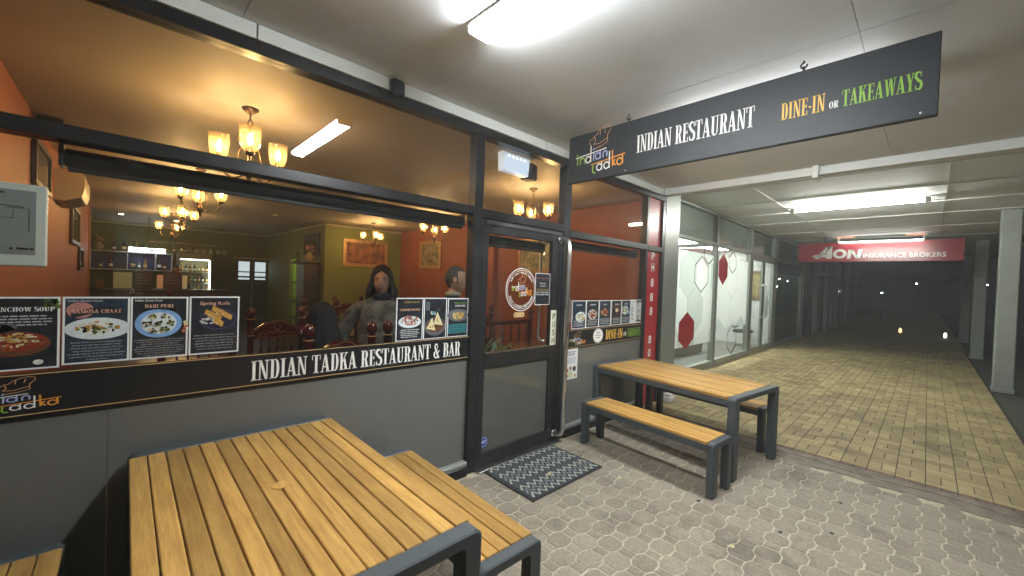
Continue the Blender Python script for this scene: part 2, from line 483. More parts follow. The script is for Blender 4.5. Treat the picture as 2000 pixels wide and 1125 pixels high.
g = tag(MB().box(-80, -120, -0.6, 320, -6.1, -0.16).box(-80, -6.1, -0.6, 320, 90, -0.32).build('ground', M_ASPH), kind='structure')
kerb = tag(MB().box(-6, -6.15, -0.3, 60, -6.0, -0.014, c=0.015).build('kerb', mat('kerb_concrete', '77746c', 0.85, var=0.2, vscale=8)), kind='structure')

of_ = tag(MB().box(-6, -6.0, -0.3, 60, -3.651, -0.012).build('outer_footpath', mat('dark_greenish_paving', '3c3f37', .85, var=.25, vscale=7, bump=.3, bscale=60)), kind='structure')  # mottled dark greenish tone over the whole strip
hexp = struct('footpath')
MB().box(-3.2, -3.65, -0.1, 4.97, 0.08, -0.0052).build('joint_bed', M_JOINT, hexp)
def piece(outline, inset, depth=0.014, dz=0.0):
    """one paving piece: worn flat top, chamfered rim, short sides"""
    n = len(outline)
    cx = sum(p[0] for p in outline) / n; cy_ = sum(p[1] for p in outline) / n
    def ins(p):
        dx, dy = cx - p[0], cy_ - p[1]; d = math.hypot(dx, dy) or 1
        return (p[0] + dx / d * inset * 1.25, p[1] + dy / d * inset * 1.25)
    V = [(a, b, dz) for a, b in map(ins, outline)] + [(a, b, dz - inset * .55) for a, b in outline] + [(a, b, -depth) for a, b in outline]
    F = [tuple(range(n))]
    for k in range(2):
        F += [(k * n + (i + 1) % n, k * n + i, (k + 1) * n + i, (k + 1) * n + (i + 1) % n) for i in range(n)]
    return V, F
LX, LY = 0.1145, 0.1225
a_, bx_, ay_, by_ = 0.080, 0.0345, 0.0745, 0.048
g_ = 0.0024
def paver_parts():
    # eight-sided head and its narrow tail; wide sanded joints where heads and tails meet end to end
    o = [(a_ - g_, -by_ + g_), (a_ - g_, by_ - g_), (bx_, ay_ - .0034), (-bx_, ay_ - .0028), (-a_ + g_, by_ - g_), (-a_ + g_, -by_ + g_), (-bx_, -ay_ + .0034), (bx_, -ay_ + .0034)]
    t = [(LX + bx_ - g_, -by_ + .0034), (LX + bx_ - g_, by_ - .0034), (LX - bx_ + .0022, by_ - .0034), (LX - bx_ + .0022, -by_ + .0034)]
    return piece(o, 0.0095), piece(t, 0.008)
PV = MB()
for V, F in paver_parts(): PV.add(V, F)
ME_PAVER = PV.mesh('paver', M_PAVER)
cpos = Vector((0, -2.761, 1.694))
def screen(p):
    d = Vector(p) - cpos; w = d.dot(fwd)
    if w < 0.2: return None
    return 1000 + 783.5 * d.dot(r2) / w, 562.5 - 783.5 * d.dot(u2) / w, w
cand = []
for j in range(0, 30):
    for i in range(-24, 44):
        if (i + j) % 2: continue
        x, y = 2.785 - 6 * LX + i * LX, -1.49 + 11 * LY - j * LY
        if x < -2.9 or x > 4.93 - 0.1 + 0.03 * math.sin(y * 3) or y < -3.56 or y > 0.0 : continue
        s = screen((x, y, 0))
        vis = s is not None and -20 < s[0] < 2020 and s[1] < 1140 and not (x < 1.45 and y > -1.75) and not (s[0] < 1065 and s[1] > 985)
        cand.append((0 if vis else 1, s[2] if s else 99, x, y))
cand.sort()
rest = MB()
for k, (v, w, x, y) in enumerate(cand):
    dz = random.uniform(-0.002, 0.0015)
    if k < 300 and v == 0:
        o = inst('paver', ME_PAVER, hexp, (x, y, dz), random.uniform(-0.012, 0.012))
        o.rotation_euler.x = random.uniform(-.006, .006); o.rotation_euler.y = random.uniform(-.006, .006)
    else:
        for V, F in paver_parts(): rest.add([(p[0] + x, p[1] + y, p[2] + dz) for p in V], F)
tag(rest.build('paver_field', M_PAVER, hexp), kind='stuff')

# cracked concrete strip between the two pavings
strip = struct('concrete_strip')
ys = [0.4 - 0.09 * k for k in range(46)]
crack = [(5.02 + 0.03 * math.sin(k * 0.55) + random.uniform(-.012, .012), y) for k, y in enumerate(ys)]
left = [(4.86 + 0.022 * math.sin(k * 0.9) + random.uniform(-.02, .02), y) for k, y in enumerate(ys)]
def strip_mesh(A, B, za, zb):
    m = MB(); n = len(A)
    V = [(a, b, za - 0.02) for a, b in A] + [(a, b, za) for a, b in A] + [(a, b, zb) for a, b in B] + [(a, b, zb - 0.02) for a, b in B]
    F = []
    for r in range(3): F += [(r * n + i, r * n + i + 1, (r + 1) * n + i + 1, (r + 1) * n + i) for i in range(n - 1)]
    return m.add(V, [f[::-1] for f in F])
strip_mesh(left, [(a - 0.005 - 0.004 * abs(math.sin(k)), b) for k, (a, b) in enumerate(crack)], 0.002, 0.004).build('mortar_slab', M_CONC, strip)
strip_mesh([(a + 0.004, b) for a, b in crack], [(5.165 + random.uniform(-.006, .006), b) for _, b in crack], 0.006, 0.003).build('mortar_slab', M_CONC, strip)
MB().box(4.8, -3.65, -0.1, 5.2, 0.45, -0.03).build('crack_bed', M_BJOINT, strip)

brk = struct('brick_pavement')
MB().box(5.16, -3.65, -0.1, 19.4, 0.62, -0.0065).build('joint_bed', M_BJOINT, brk)
MB().box(19.4, -3.65, -0.1, 60, 0.62, -0.002).build('paving_beyond', M_BRICK, brk)
def brick_piece(w, d):
    gap = 0.003
    return piece([(w / 2 - gap, -d / 2 + gap), (w / 2 - gap, d / 2 - gap), (-w / 2 + gap, d / 2 - gap), (-w / 2 + gap, -d / 2 + gap)], 0.004)
BM = {}
def brick_mesh(w, d, m):
    k = (round(w, 3), round(d, 3), m.name)
    if k not in BM: BM[k] = MB().add(*brick_piece(w, d)).mesh('brick', m)
    return BM[k]
bl = []
for j in range(-3, 18):
    yc = -0.105 - 0.2 * j
    if yc - 0.1 < -3.64 and yc > -3.64: pass
    if yc < -3.56: continue
    for q in (-.05, .05): bl.append((5.205, yc + q, 0.085, 0.1, M_BRED))
    x = 5.25
    first = True
    while x < 19.3:
        L1 = 0.08 if first else 0.1
        if not first:
            bl.append((x + .05, yc, .1, .2, M_BRICK)); x += .1
        bl.append((x + L1 / 2, yc, L1, .2, M_BRICK)); x += L1
        for q in (-.05, .05): bl.append((x + .1, yc + q, .2, .1, M_BRICK))
        x += .2; first = False
def bkey(b):
    s = screen((b[0], b[1], 0))
    vis = s is not None and 1265 < s[0] < 2010 and s[1] < 1130
    return (0 if vis else 1, s[2] if s else 99)
bl.sort(key=bkey)
restb, restr = MB(), MB()
for k, b in enumerate(bl):
    dz = random.uniform(-.0018, .0014)
    if k < 300 and bkey(b)[0] == 0:
        inst('brick', brick_mesh(b[2], b[3], b[4]), brk, (b[0], b[1], dz), random.uniform(-.012, .012))
    else:
        V, F = brick_piece(b[2], b[3])
        (restb if b[4] is M_BRICK else restr).add([(p[0] + b[0], p[1] + b[1], p[2] + dz) for p in V], F)
tag(restb.build('brick_field', M_BRICK, brk), kind='stuff')
tag(restr.build('border_brick_field', M_BRED, brk), kind='stuff')

# ================================================================== VERANDAH CEILING
M_CEIL = mat('painted_ceiling_sheet', (.77, .79, .8), 0.6, var=0.02, vscale=1.5, bump=0.03, bscale=6, dirt=('c2c0b8', 0.9, 0.35))
M_TRIM = mat('white_trim_paint', (.78, .81, .77), 0.45, var=0.06, vscale=5)
M_ROOF = mat('roof_steel', '33363a', 0.6)
ceil = struct('verandah_ceiling')
MB().box(-4, -4.0, 3.14, 5.62, 0.0, 3.3).build('roof_deck', M_ROOF, ceil)
xs = [-3.15, -1.95, -0.75, 0.45, 1.645, 2.85, 4.05, 5.615]
for a, b in zip(xs, xs[1:]):
    for y0, y1 in ((-3.95, -2.45), (-2.45, 0.0)):
        MB().box(a + .0022, y0 + .0015, 3.12, b - .0022, y1 - .0015, 3.138).build('ceiling_panel', M_CEIL, ceil)
M_BEAM = mat('beam_paint', (.7, .72, .69), 0.5, var=0.06, vscale=4)
beam = struct('cross_beam')
MB().box(5.62, -4.0, 3.03, 5.75, -0.047, 3.36, c=0.004).build('beam_face', M_BEAM, beam)
MB().box(5.55, -1.86, 2.985, 5.76, -1.80, 3.15, c=0.006).build('beam_bracket', M_BEAM, beam)
ceil2 = struct('arcade_ceiling')
M_CEIL2 = mat('arcade_ceiling_paint', (.76, .78, .78), 0.65, var=0.03, vscale=2, dirt=('bdbdb4', 0.6, 0.25))
MB().box(5.75, -4.0, 3.372, 60, 0.5, 3.5).build('roof_deck', M_ROOF, ceil2)
xe = [5.75, 7.15, 8.55, 9.95, 11.35, 13.4, 15.5, 18.2, 24, 30, 38, 60]
for a, b in zip(xe, xe[1:]):
    for y0, y1 in ((-4.0, -2.9), (-2.9, -0.75), (-0.75, 0.5)):
        MB().box(a + .004, y0 + .004, 3.345, b - .004, y1 - .004, 3.37).build('ceiling_panel', M_CEIL2, ceil2)
for x in xe[1:7]:
    MB().box(x - .012, -3.95, 3.331, x + .012, 0.48, 3.3435, c=.004).build('cover_strip', M_BEAM, ceil2)
for y in (-2.9, -0.75):
    MB().box(5.77, y - .01, 3.334, 18, y + .01, 3.3425).build('cover_strip', M_BEAM, ceil2)
MB().box(-4, -4.15, 2.98, 60, -4.0, 3.62).build('fascia', M_ROOF, struct('verandah_fascia'))

# ================================================================== RESTAURANT SHOPFRONT
M_FRAME = mat('black_anodised_aluminium', (0.022, 0.022, 0.024), 0.32, metal=0.35, var=0.25, vscale=5, rvar=0.1)
M_PANEL = mat('grey_panel', '686966', 0.2, var=0.04, vscale=2.2, rvar=0.07, dirt=('575851', 2.2, .3))
M_RED = mat('red_sign_film', 'ad2a30', 0.3, var=0.05, vscale=3)
M_STEEL = mat('brushed_steel', (0.68, 0.69, 0.68), 0.3, metal=1.0, var=0.08, vscale=20, stretch=(1, 1, .05), rvar=0.08)
M_PILLAR = mat('grey_metal_cladding', '8a9089', 0.38, metal=0.25, var=0.06, vscale=3, stretch=(6, 1, .3), rvar=0.1)
G_CLEAR = glass('window_glass', (0.93, 0.95, 0.94), 0.045)
sf = thing('restaurant_shopfront', 'black framed restaurant shopfront with large windows, glazed door and grey lower panels', 'shopfront')
def fr(name, x0, z0, x1, z1, y0=-0.03, y1=0.07, m=M_FRAME, c=0.004):
    return MB().box(x0, y0, z0, x1, y1, z1, c=c).build(name, m, sf)
fr('top_rail', -1.6, 2.956, 5.74, 3.03)
fr('frame_post', 2.155, 0.0, 2.25, 2.953)
fr('frame_post', 3.385, 0.0, 3.49, 2.953)
fr('frame_post', 5.19, 0.0, 5.245, 2.953)
fr('frame_post', 5.655, 0.0, 5.74, 2.953)
fr('transom', -1.6, 2.262, 2.153, 2.332, -0.036, 0.075)
fr('transom', 2.252, 2.25, 3.383, 2.326, -0.036, 0.075)
fr('transom', 3.492, 2.205, 5.188, 2.282, -0.036, 0.075)
fr('transom', 5.247, 2.205, 5.653, 2.275, -0.034, 0.07)
fr('sill_rail', -1.6, 1.0, 2.153, 1.06, -0.004, 0.07)
fr('sill_rail', 3.492, 0.97, 5.188, 1.03, -0.004, 0.07)
for x0, x1, zt in ((-1.6, 2.153, 0.998), (3.492, 5.188, 0.968)):
    cuts = [-1.6, -0.05, 2.153] if x0 < 0 else [3.492, 5.188]
    for a, b in zip(cuts, cuts[1:]):
        MB().box(a + .001, 0.004, 0.125, b - .001, 0.03, zt).build('lower_panel', M_PANEL, sf)
    fr('base_rail', x0, 0.0, x1, 0.085, -0.055, 0.06)
    MB().box(x0, -0.05, 0.087, x1, 0.03, 0.123, c=.006).build('base_ledge', mat('ledge_paint', '8b8d89', 0.4, var=.1), sf)
def pane(x0, z0, x1, z1, par=sf, y=0.012, m=G_CLEAR, t=0.006):
    return MB().box(x0, y, z0, x1, y + t, z1).build('glass_pane', m, par)
pane(-1.6, 1.06, 2.155, 2.262); pane(-1.6, 2.332, 2.155, 2.956)
pane(2.25, 2.326, 3.385, 2.956); pane(3.49, 1.03, 5.19, 2.205); pane(3.49, 2.282, 5.19, 2.956)
for z0, z1 in ((0.02, 2.203), (2.277, 2.953)):
    MB().box(5.247, 0.0, z0, 5.653, 0.03, z1).build('red_infill_panel', M_RED, sf)
for a, b in ((-1.6, 0.52), (0.525, 1.337), (1.453, 3.02), (3.025, 4.4), (4.405, 5.62)):
    MB().box(a, -0.045, 3.031, b - .003, 0.02, 3.117, c=.003).build('trim_board', M_TRIM, sf)
MB().box(1.342, -0.075, 3.005, 1.448, -0.031, 3.119, c=.018).build('frame_bracket', mat('black_plastic', (0.012, 0.014, 0.02), 0.45), sf)
MB().box(5.742, -0.03, 0.0, 6.23, 0.9, 3.34, c=.01).build('corner_pillar', M_PILLAR, sf)
# the door
door = MB()
for x0, x1, z0, z1 in ((2.256, 2.335, 0.02, 2.244), (3.215, 3.379, 0.02, 2.244)): door.box(x0, -0.022, z0, x1, 0.03, z1, c=.004)
for z0, z1 in ((0.02, 0.137), (0.903, 1.043), (2.123, 2.244)): door.box(2.334, -0.021, z0, 3.216, 0.029, z1, c=.004)
door = door.build('door', M_FRAME, sf)
pane(2.33, 1.04, 3.22, 2.125, door, 0.0)
MB().box(2.33, 0.0, 0.13, 3.22, 0.008, 0.906).build('door_kick_panel', mat('grey_frosted_panel', '555751', 0.07, var=.04, vscale=2), door)
MB().box(2.336, -0.024, 1.036, 3.214, -0.0215, 1.043).build('glazing_bead', M_STEEL, door)
hx = 3.335
pts = [(hx, -0.02, 2.14)] + [(hx, -0.02 - 0.13 * math.sin(t), 2.14 + 0.07 * (1 - math.cos(t)) * 0.5) for t in (0.4, 0.8, 1.2)] + [(hx, -0.15, 2.14 - 0.0), (hx, -0.153, 2.06)]
hp = [(hx, -0.021, 2.16), (hx, -0.08, 2.165), (hx, -0.12, 2.15), (hx, -0.14, 2.10), (hx, -0.143, 2.0), (hx, -0.143, 0.24), (hx, -0.14, 0.16), (hx, -0.12, 0.11), (hx, -0.08, 0.095), (hx, -0.021, 0.09)]
hd = MB().tube(hp, 0.025, 14).tube([(hx, -0.0225, 0.09), (hx, -0.034, 0.09)], 0.038, 14).tube([(hx, -0.0225, 2.16), (hx, -0.034, 2.16)], 0.038, 14)
hd.build('pull_handle', M_STEEL, door, True)
hi = [(3.19, 0.031, 2.12), (3.19, 0.10, 2.12), (3.19, 0.12, 2.08), (3.19, 0.12, 1.12), (3.19, 0.10, 1.08), (3.19, 0.031, 1.08)]
MB().tube(hi, 0.016, 12).build('inner_handle', M_STEEL, door, True)
MB().box(2.25, -0.10, 0.001, 3.385, 0.07, 0.017, c=.005).build('threshold', M_STEEL, sf)
MB().box(2.30, -0.034, 2.2, 3.34, -0.0225, 2.236, c=.003).build('door_closer_track', mat('dark_grey_metal', (.09, .09, .095), .35, metal=.6), door)

# roller blinds tucked under the transoms
M_BLIND = mat('dark_blind_fabric', (0.012, 0.014, 0.02), 0.6, var=.2, vscale=30)
def blind(x0, x1, z, label):
    b = thing('roller_blind', label, 'blind', (x0, 0.125, z), group='roller blinds')
    MB().tube([(x0 + .02, .125, z), (x1 - .02, .125, z)], 0.042, 16).build('blind_roll', M_BLIND, b, True)
    for x in (x0, x1 - .018): MB().box(x, .077, z - .05, x + .018, .175, z + .055, c=.006).build('bracket', M_FRAME, b)
    MB().box(x0 + .03, .085, z - .072, x1 - .03, .098, z - .048, c=.004).build('bottom_bar', M_FRAME, b)
blind(-0.235, 2.14, 2.212, 'long rolled up dark blind across the biggest window under its transom')
blind(2.34, 3.21, 2.085, 'short rolled up dark blind behind the top of the door glass')
blind(3.51, 5.17, 2.15, 'rolled up dark blind behind the window beside the red phone number strip')

# ================================================================== TEAK AND STEEL FURNITURE
M_WOOD = mat('golden_teak', 'ab8044', 0.42, var=0.15, vscale=7, stretch=(7, .55, 7), rnd=0.26, bump=0.14, bscale=30, rvar=0.1, col2='bf9854', dirt=('926c35', 3.0, .45))
M_STL = mat('charcoal_powder_coat', '454c50', 0.5, var=0.05, vscale=30, bump=0.05, bscale=400)
M_RUB = mat('black_rubber', (.01, .01, .01), .8)
def portal(w, h, t_leg, t_top, r=0.03, n=5):
    """rounded n-shaped frame in the x-z plane, centred on x"""
    a = w / 2
    out = [(-a, 0.012)] + [(-a + r - r * math.cos(k * PI / 2 / n), h - r + r * math.sin(k * PI / 2 / n)) for k in range(n + 1)]
    out += [(a - r + r * math.sin(k * PI / 2 / n), h - r + r * math.cos(k * PI / 2 / n)) for k in range(n + 1)] + [(a, 0.012)]
    b = a - t_leg; ri = r * 0.6
    inn = [(-b, 0.012)] + [(-b + ri - ri * math.cos(k * PI / 2 / n), h - t_top - ri + ri * math.sin(k * PI / 2 / n)) for k in range(n + 1)]
    inn += [(b - ri + ri * math.sin(k * PI / 2 / n), h - t_top - ri + ri * math.cos(k * PI / 2 / n)) for k in range(n + 1)] + [(b, 0.012)]
    return out, inn
def bar_portal(w, h, t_leg, t_top, d, r):
    out, inn = portal(w, h, t_leg, t_top, r)
    m = MB(); n = len(out); e = 0.006
    ring = []
    def insx(P, Q, k): # chamfer of the outer rim
        return (P[0] + (Q[0] - P[0]) * k, P[1] + (Q[1] - P[1]) * k)
    layers = [(0, [insx(o, i, e / t_top) for o, i in zip(out, inn)]), (e, out), (d - e, out), (d, [insx(o, i, e / t_top) for o, i in zip(out, inn)])]
    V = []
    for y, P in layers: V += [(p[0], y, p[1]) for p in P]
    V += [(p[0], d, p[1]) for p in inn] + [(p[0], 0, p[1]) for p in inn]
    F = []
    for L_ in range(6):
        A, B = L_ * n, ((L_ + 1) % 6) * n
        F += [(A + i, A + i + 1, B + i + 1, B + i) for i in range(n - 1)]
    F += [tuple(L_ * n for L_ in range(6))[::-1], tuple(L_ * n + n - 1 for L_ in range(6))]
    return m.add(V, F)
def furniture(name, label, cat, loc, rz, w, length, h, nsl, group, hub=False, leg=0.075):
    """slatted top between two bent-bar end frames; local y runs along the slats, origin on the ground in the middle"""
    t = thing(name, label, cat, loc, rz, group)
    d = 0.075 if w > .6 else 0.062
    for s in (-1, 1):
        f = bar_portal(w, h, leg, 0.045, d, 0.035)
        f.v = [(x, s * (y + length / 2 - d), z) for x, y, z in f.v]
        if s < 0: f.f = [q[::-1] for q in f.f]
        fo = f.build('end_frame', M_STL, t, local=True)
        for q in (-1, 1):
            x = q * (w / 2 - leg / 2)
            MB().box(x - leg * .42, s * (length / 2 - d * .9), 0.001, x + leg * .42, s * (length / 2 - d * .1), 0.014).build('foot_pad', M_RUB, fo, local=True)
    for s in (-1, 1):
        x = s * (w / 2 - 0.022)
        MB().box(x - .016, -(length / 2 - d - .001), h - .085, x + .016, length / 2 - d - .001, h - .031, c=.003).build('side_rail', M_STL, t, local=True)
    for y in ([-length * .22, length * .22] if w > .6 else [0]):
        MB().box(-(w / 2 - .04), y - .02, h - .07, w / 2 - .04, y + .02, h - .032).build('cross_bar', M_STL, t, local=True)
    pitch_ = (w - 0.006) / nsl
    L2 = length / 2 - d - .0025
    for k in range(nsl):
        x = -w / 2 + .003 + pitch_ * (k + .5)
        MB().box(x - pitch_ / 2 + .0023, -L2, h - .029, x + pitch_ / 2 - .0023, L2, h - .001 + random.uniform(-.0012, .0008), c=.0035).build('slat', M_WOOD, t, local=True)
    if hub:
        MB().lathe([(.034, h - .0005), (.034, h + .0016), (.031, h + .0024), (1e-5, h + .0024)], n=28).build('parasol_hole_cap', M_WOOD, t, local=True)
    return t
TG, BG_ = 'outdoor dining tables', 'outdoor benches'
furniture('outdoor_table', 'teak slatted table nearest the camera, against the grey window panel', 'table', (0.497, -0.842, 0), 0.0, 0.955, 1.60, 0.775, 14, TG, hub=True)
furniture('outdoor_bench', 'slatted bench tucked beside the nearest table on the door side', 'bench', (1.305, -0.83, 0), math.radians(-1.5), 0.37, 1.35, 0.46, 5, BG_)
furniture('outdoor_bench', 'slatted bench corner at the bottom left edge beyond the nearest table', 'bench', (-0.36, -0.78, 0), 0.0, 0.37, 1.35, 0.46, 5, BG_)
furniture('outdoor_table', 'teak slatted table standing in front of the red phone number strip', 'table', (4.425, -0.87, 0), math.radians(-7.5), 0.93, 1.66, 0.742, 13, TG)
furniture('outdoor_bench', 'slatted bench between the door mat and the table by the red strip', 'bench', (3.642, -0.94, 0), math.radians(-5), 0.34, 1.40, 0.452, 5, BG_)
furniture('outdoor_bench', 'slatted bench half hidden behind the table by the red strip', 'bench', (5.05, -0.94, 0), math.radians(-6), 0.34, 1.40, 0.46, 5, BG_)

# ------------------------------------------------------------------ door mat, with woven zigzags
mt = thing('door_mat', 'dark grey door mat with pale zigzag stripes before the door', 'mat', (2.76, -0.385, 0.002), math.radians(-1))
MW, MD = 0.93, 0.66
mo = MB(); nx = 14
def matz(u): return 0.010 + 0.004 * math.sin(u * 9)
for name, x0, x1, y0, y1, z, m in (('mat_border', -MW/2, MW/2, -MD/2, MD/2, 0.009, mat('mat_rubber', (.018, .019, .021), .8, bump=.3, bscale=200)), ('mat_pile', -MW/2+.025, MW/2-.025, -MD/2+.025, MD/2-.025, 0.0125, mat('mat_dark_yarn', '3a3f42', .95, var=.3, vscale=200, bump=.5, bscale=500))):
    MB().box(x0, y0, 0, x1, y1, z, c=.004).build(name, m, mt, local=True)
cols = [mat('mat_grey_yarn', '7d8284', .95, var=.25, vscale=150, bump=.5, bscale=500), mat('mat_pale_yarn', 'aeaea2', .95, var=.25, vscale=150, bump=.5, bscale=500), mat('mat_mid_yarn', '4c5255', .95, var=.25, vscale=150, bump=.5, bscale=500)]
for r in range(9):
    yb = -MD/2 + .062 + r * .064
    pts = [(-MW/2 + .04 + k * (MW - .08) / 22, yb + (.03 if k % 2 else -.03)) for k in range(23)]
    m = MB()
    for p in stroke(pts, .021): m.prism(p, .0127, .0152)
    m.build('zigzag_stripe', cols[(1, 0, 1, 2)[r % 4]], mt, local=True)

# fallen leaves and litter specks
M_LEAF = mat('dry_leaf', 'c9bf8a', .7, var=.2, vscale=60)
leaf_at = [(2.72, -0.50, 'small yellow leaf lying on the door mat', .0175), (3.17, -0.93, 'pale fallen leaf on grey pavers beside the bench shadow', .004), (2.905, -1.92, 'tiny white scrap on grey pavers in the open', .004),
           (6.1, -2.45, 'pale leaf on the buff bricks in the arcade', .004), (7.9, -1.62, 'pale leaf on bricks further along near the shop windows', .004), (5.62, -1.95, 'pale leaf near the red border bricks', .004),
           (7.0, -0.9, 'small pale leaf behind the far table', .004), (9.2, -3.0, 'pale leaf on bricks toward the first concrete column', .004), (5.95, -3.22, 'fallen leaf on bricks at the right edge of the photo', .004)]
for x, y, lb, z in leaf_at:
    a = random.uniform(0, 6); s = random.uniform(.014, .022)
    m = MB(); V = []
    for k in range(9):
        t = 2 * PI * k / 9
        r = s * (1 + .35 * math.sin(3 * t + a)); V.append((r * math.cos(t) * 1.5, r * math.sin(t) * .8, .002 * math.sin(2 * t)))
    m.add(V + [(0, 0, .004)], [(k, (k + 1) % 9, 9) for k in range(9)])
    o = m.build('leaf', M_LEAF); o.location = (x, y, z); o.rotation_euler = (0, 0, a)
    tag(o, lb, 'leaf', 'fallen leaves')
M_GUM = mat('old_chewing_gum', (.03, .028, .026), .8)
for (x, y), lb in zip([(3.32, -1.55), (4.2, -2.33), (3.62, -2.35), (3.35, -2.1)], ['dark gum spot near the front bench leg', 'dark gum spot on grey pavers near the cracked strip', 'dark gum spot in the middle of the open grey pavers', 'small dark gum spot at the bottom right']):
    m = MB().lathe([(.017, 0), (.015, .0012), (1e-5, .0018)], n=9)
    o = m.build('gum_spot', M_GUM); o.location = (x, y, .0012); o.scale = (1.2, .8, 1); tag(o, lb, 'gum', 'gum spots')
# small white box on the ground behind the table
wb = thing('cable_box', 'small white box on the ground against the pillar behind the far table', 'box', (5.86, -0.14, 0))
MB().box(5.77, -.19, .0, 5.95, -.06, .075, c=.008).build('box_body', mat('white_plastic', (.7, .7, .68), .4), wb)
MB().box(5.79, -.17, .0755, 5.9, -.08, .12, c=.01).build('box_lid', MATS['white_plastic'], wb)
# ================================================================== SIGNS ON THE RESTAURANT
M_SIGN = mat('dark_sign_sheet', '22282e', 0.5, var=0.03, vscale=3, rvar=0.04)
M_BLK = mat('black_sign_vinyl', (0.006, 0.007, 0.009), 0.42)
M_WIRE = mat('dark_iron', (0.05, 0.045, 0.04), 0.5, metal=0.8)
SK = 1.142
hs = thing('hanging_sign', 'long dark hanging sign reading INDIAN RESTAURANT DINE-IN OR TAKEAWAYS under the ceiling', 'sign', (2.985, -1.57, 2.626))
MB().box(2.97, -2.762, 2.626, 3.01, -0.384, 3.054, c=.004).build('sign_board', M_SIGN, hs)
for y in (-0.98, -2.70): MB().lathe([(.007, 0), (.006, .003), (1e-5, .0045)], n=8).build('screw', M_STEEL, hs, local=True).matrix_local = Matrix.Translation((2.9695 - 2.985, y + 1.57, .025)) @ Matrix.Rotation(-PI / 2, 4, 'Y')
SO, SU = (2.97, -0.384, 2.626), (0, -1, 0)
def sign_text(polys, x, z, m, name='lettering', par=hs, O=SO, U=SU, off=.0012):
    return MB().flat(shift(polys, x, z), O, U, FZ, off).build(name, m, par)
put_emblem((2.97, -0.384 - .075 * SK, 2.626 + .04 * SK), SU, FZ, .112 * SK, .0012, hs)
p, w = slab('INDIAN RESTAURANT', .122 * SK, .745 * SK); sign_text(p, .606 * SK, .13 * SK, P_WHITE)
p, w = slab('DINE-IN', .092 * SK, .197 * SK); sign_text(p, 1.479 * SK, .130 * SK, P_YELL)
p, w = slab('OR', .036 * SK, .04 * SK); sign_text(p, 1.69 * SK, .134 * SK, P_WHITE)
p, w = slab('TAKEAWAYS', .083 * SK, .285 * SK); sign_text(p, 1.743 * SK, .130 * SK, P_GREEN)
for y in (-0.987, -2.179):
    k = MB().tube([(2.99, y, 3.119), (2.99, y, 3.104)], .006, 8)
    k.tube([(2.99, y + .016 * math.sin(t), 3.09 + .016 * math.cos(t)) for t in [i * .55 for i in range(10)]], .0055, 8)
    k.tube([(2.99 + .014 * math.sin(t), y, 3.067 + .016 * math.cos(t)) for t in [i * PI / 6 for i in range(13)]], .005, 8)
    k.build('hanging_hook', M_WIRE, hs, True)

bs = thing('window_sign_band', 'long black sign band reading INDIAN TADKA RESTAURANT & BAR under the biggest window', 'sign', (0.3, 0, 1.02))
MB().box(-1.6, -.014, 1.021, 2.15, -.0055, 1.213).build('sign_board', M_BLK, bs)
for z in (1.0265, 1.204): MB().box(-1.6, -.0152, z, 2.15, -.0143, z + .0035).build('gold_line', P_GOLD, bs)
p, w = slab('INDIAN TADKA RESTAURANT & BAR', .118, 1.525); sign_text(p, .538, 1.053, P_WHITE, par=bs, O=(0, -.014, 0), U=FX)
put_emblem((-.475, -.014, 1.045), FX, FZ, .0475, .0012, bs, 1.45)
b2 = thing('window_sign_band', 'short black sign band reading DINE-IN OR TAKEAWAYS right of the door', 'sign', (4.3, 0, .98))
MB().box(3.492, -.014, .98, 5.188, -.0055, 1.178).build('sign_board', M_BLK, b2)
for z in (.984, 1.171): MB().box(3.492, -.0152, z, 5.188, -.0143, z + .003).build('gold_line', P_GOLD, b2)
put_emblem((3.56, -.014, 1.0), FX, FZ, .049, .0012, b2, 1.6)
MB().flat(ellipse(4.12, 1.082, .105, .086), (0, -.014, 0), FX, FZ, .0012).build('round_badge', P_WHITE, b2)
bd = MB()
for z, a in ((1.085, .06), (1.055, .035), (1.118, .04)):
    bd.flat(stroke([(4.12 - a + k * a / 5, z + (.006 if k % 2 else 0)) for k in range(11)], .007), (0, -.014, 0), FX, FZ, .0020)
bd.flat(stroke(arc(4.12, 1.082, .096, .078, 0, 360, 30), .003), (0, -.014, 0), FX, FZ, .002)
bd.build('badge_lettering', mat('print_grey', (.12, .12, .13), .5), b2)
for t, x, wd, h, m in (('DINE-IN', 4.285, .40, .118, P_YELL), ('OR', 4.70, .072, .05, P_WHITE), ('TAKEAWAYS', 4.80, .345, .112, P_GREEN)):
    p, w = slab(t, h, wd); sign_text(p, x, 1.022 + (.02 if t == 'OR' else 0), m, par=b2, O=(0, -.014, 0), U=FX)
# phone number down the red strip
ph = thing('phone_number_lettering', 'white phone number PH 888 80 running down the red strip', 'lettering', (5.45, -.002, .3))
for t, z in (('P', 2.08), ('H', 1.92), ('8', 1.70), ('8', 1.49), ('8', 1.29), ('8', .88), ('0', .69), ('0', .36)):
    q, w = sans(t, .118, .085, 'CENTER', bold=.02)
    MB().flat(shift(q, 5.455, z), (0, -.0005, 0), FX, FZ, .001).build('digit' if t.isdigit() else 'letter', P_WHITE, ph)

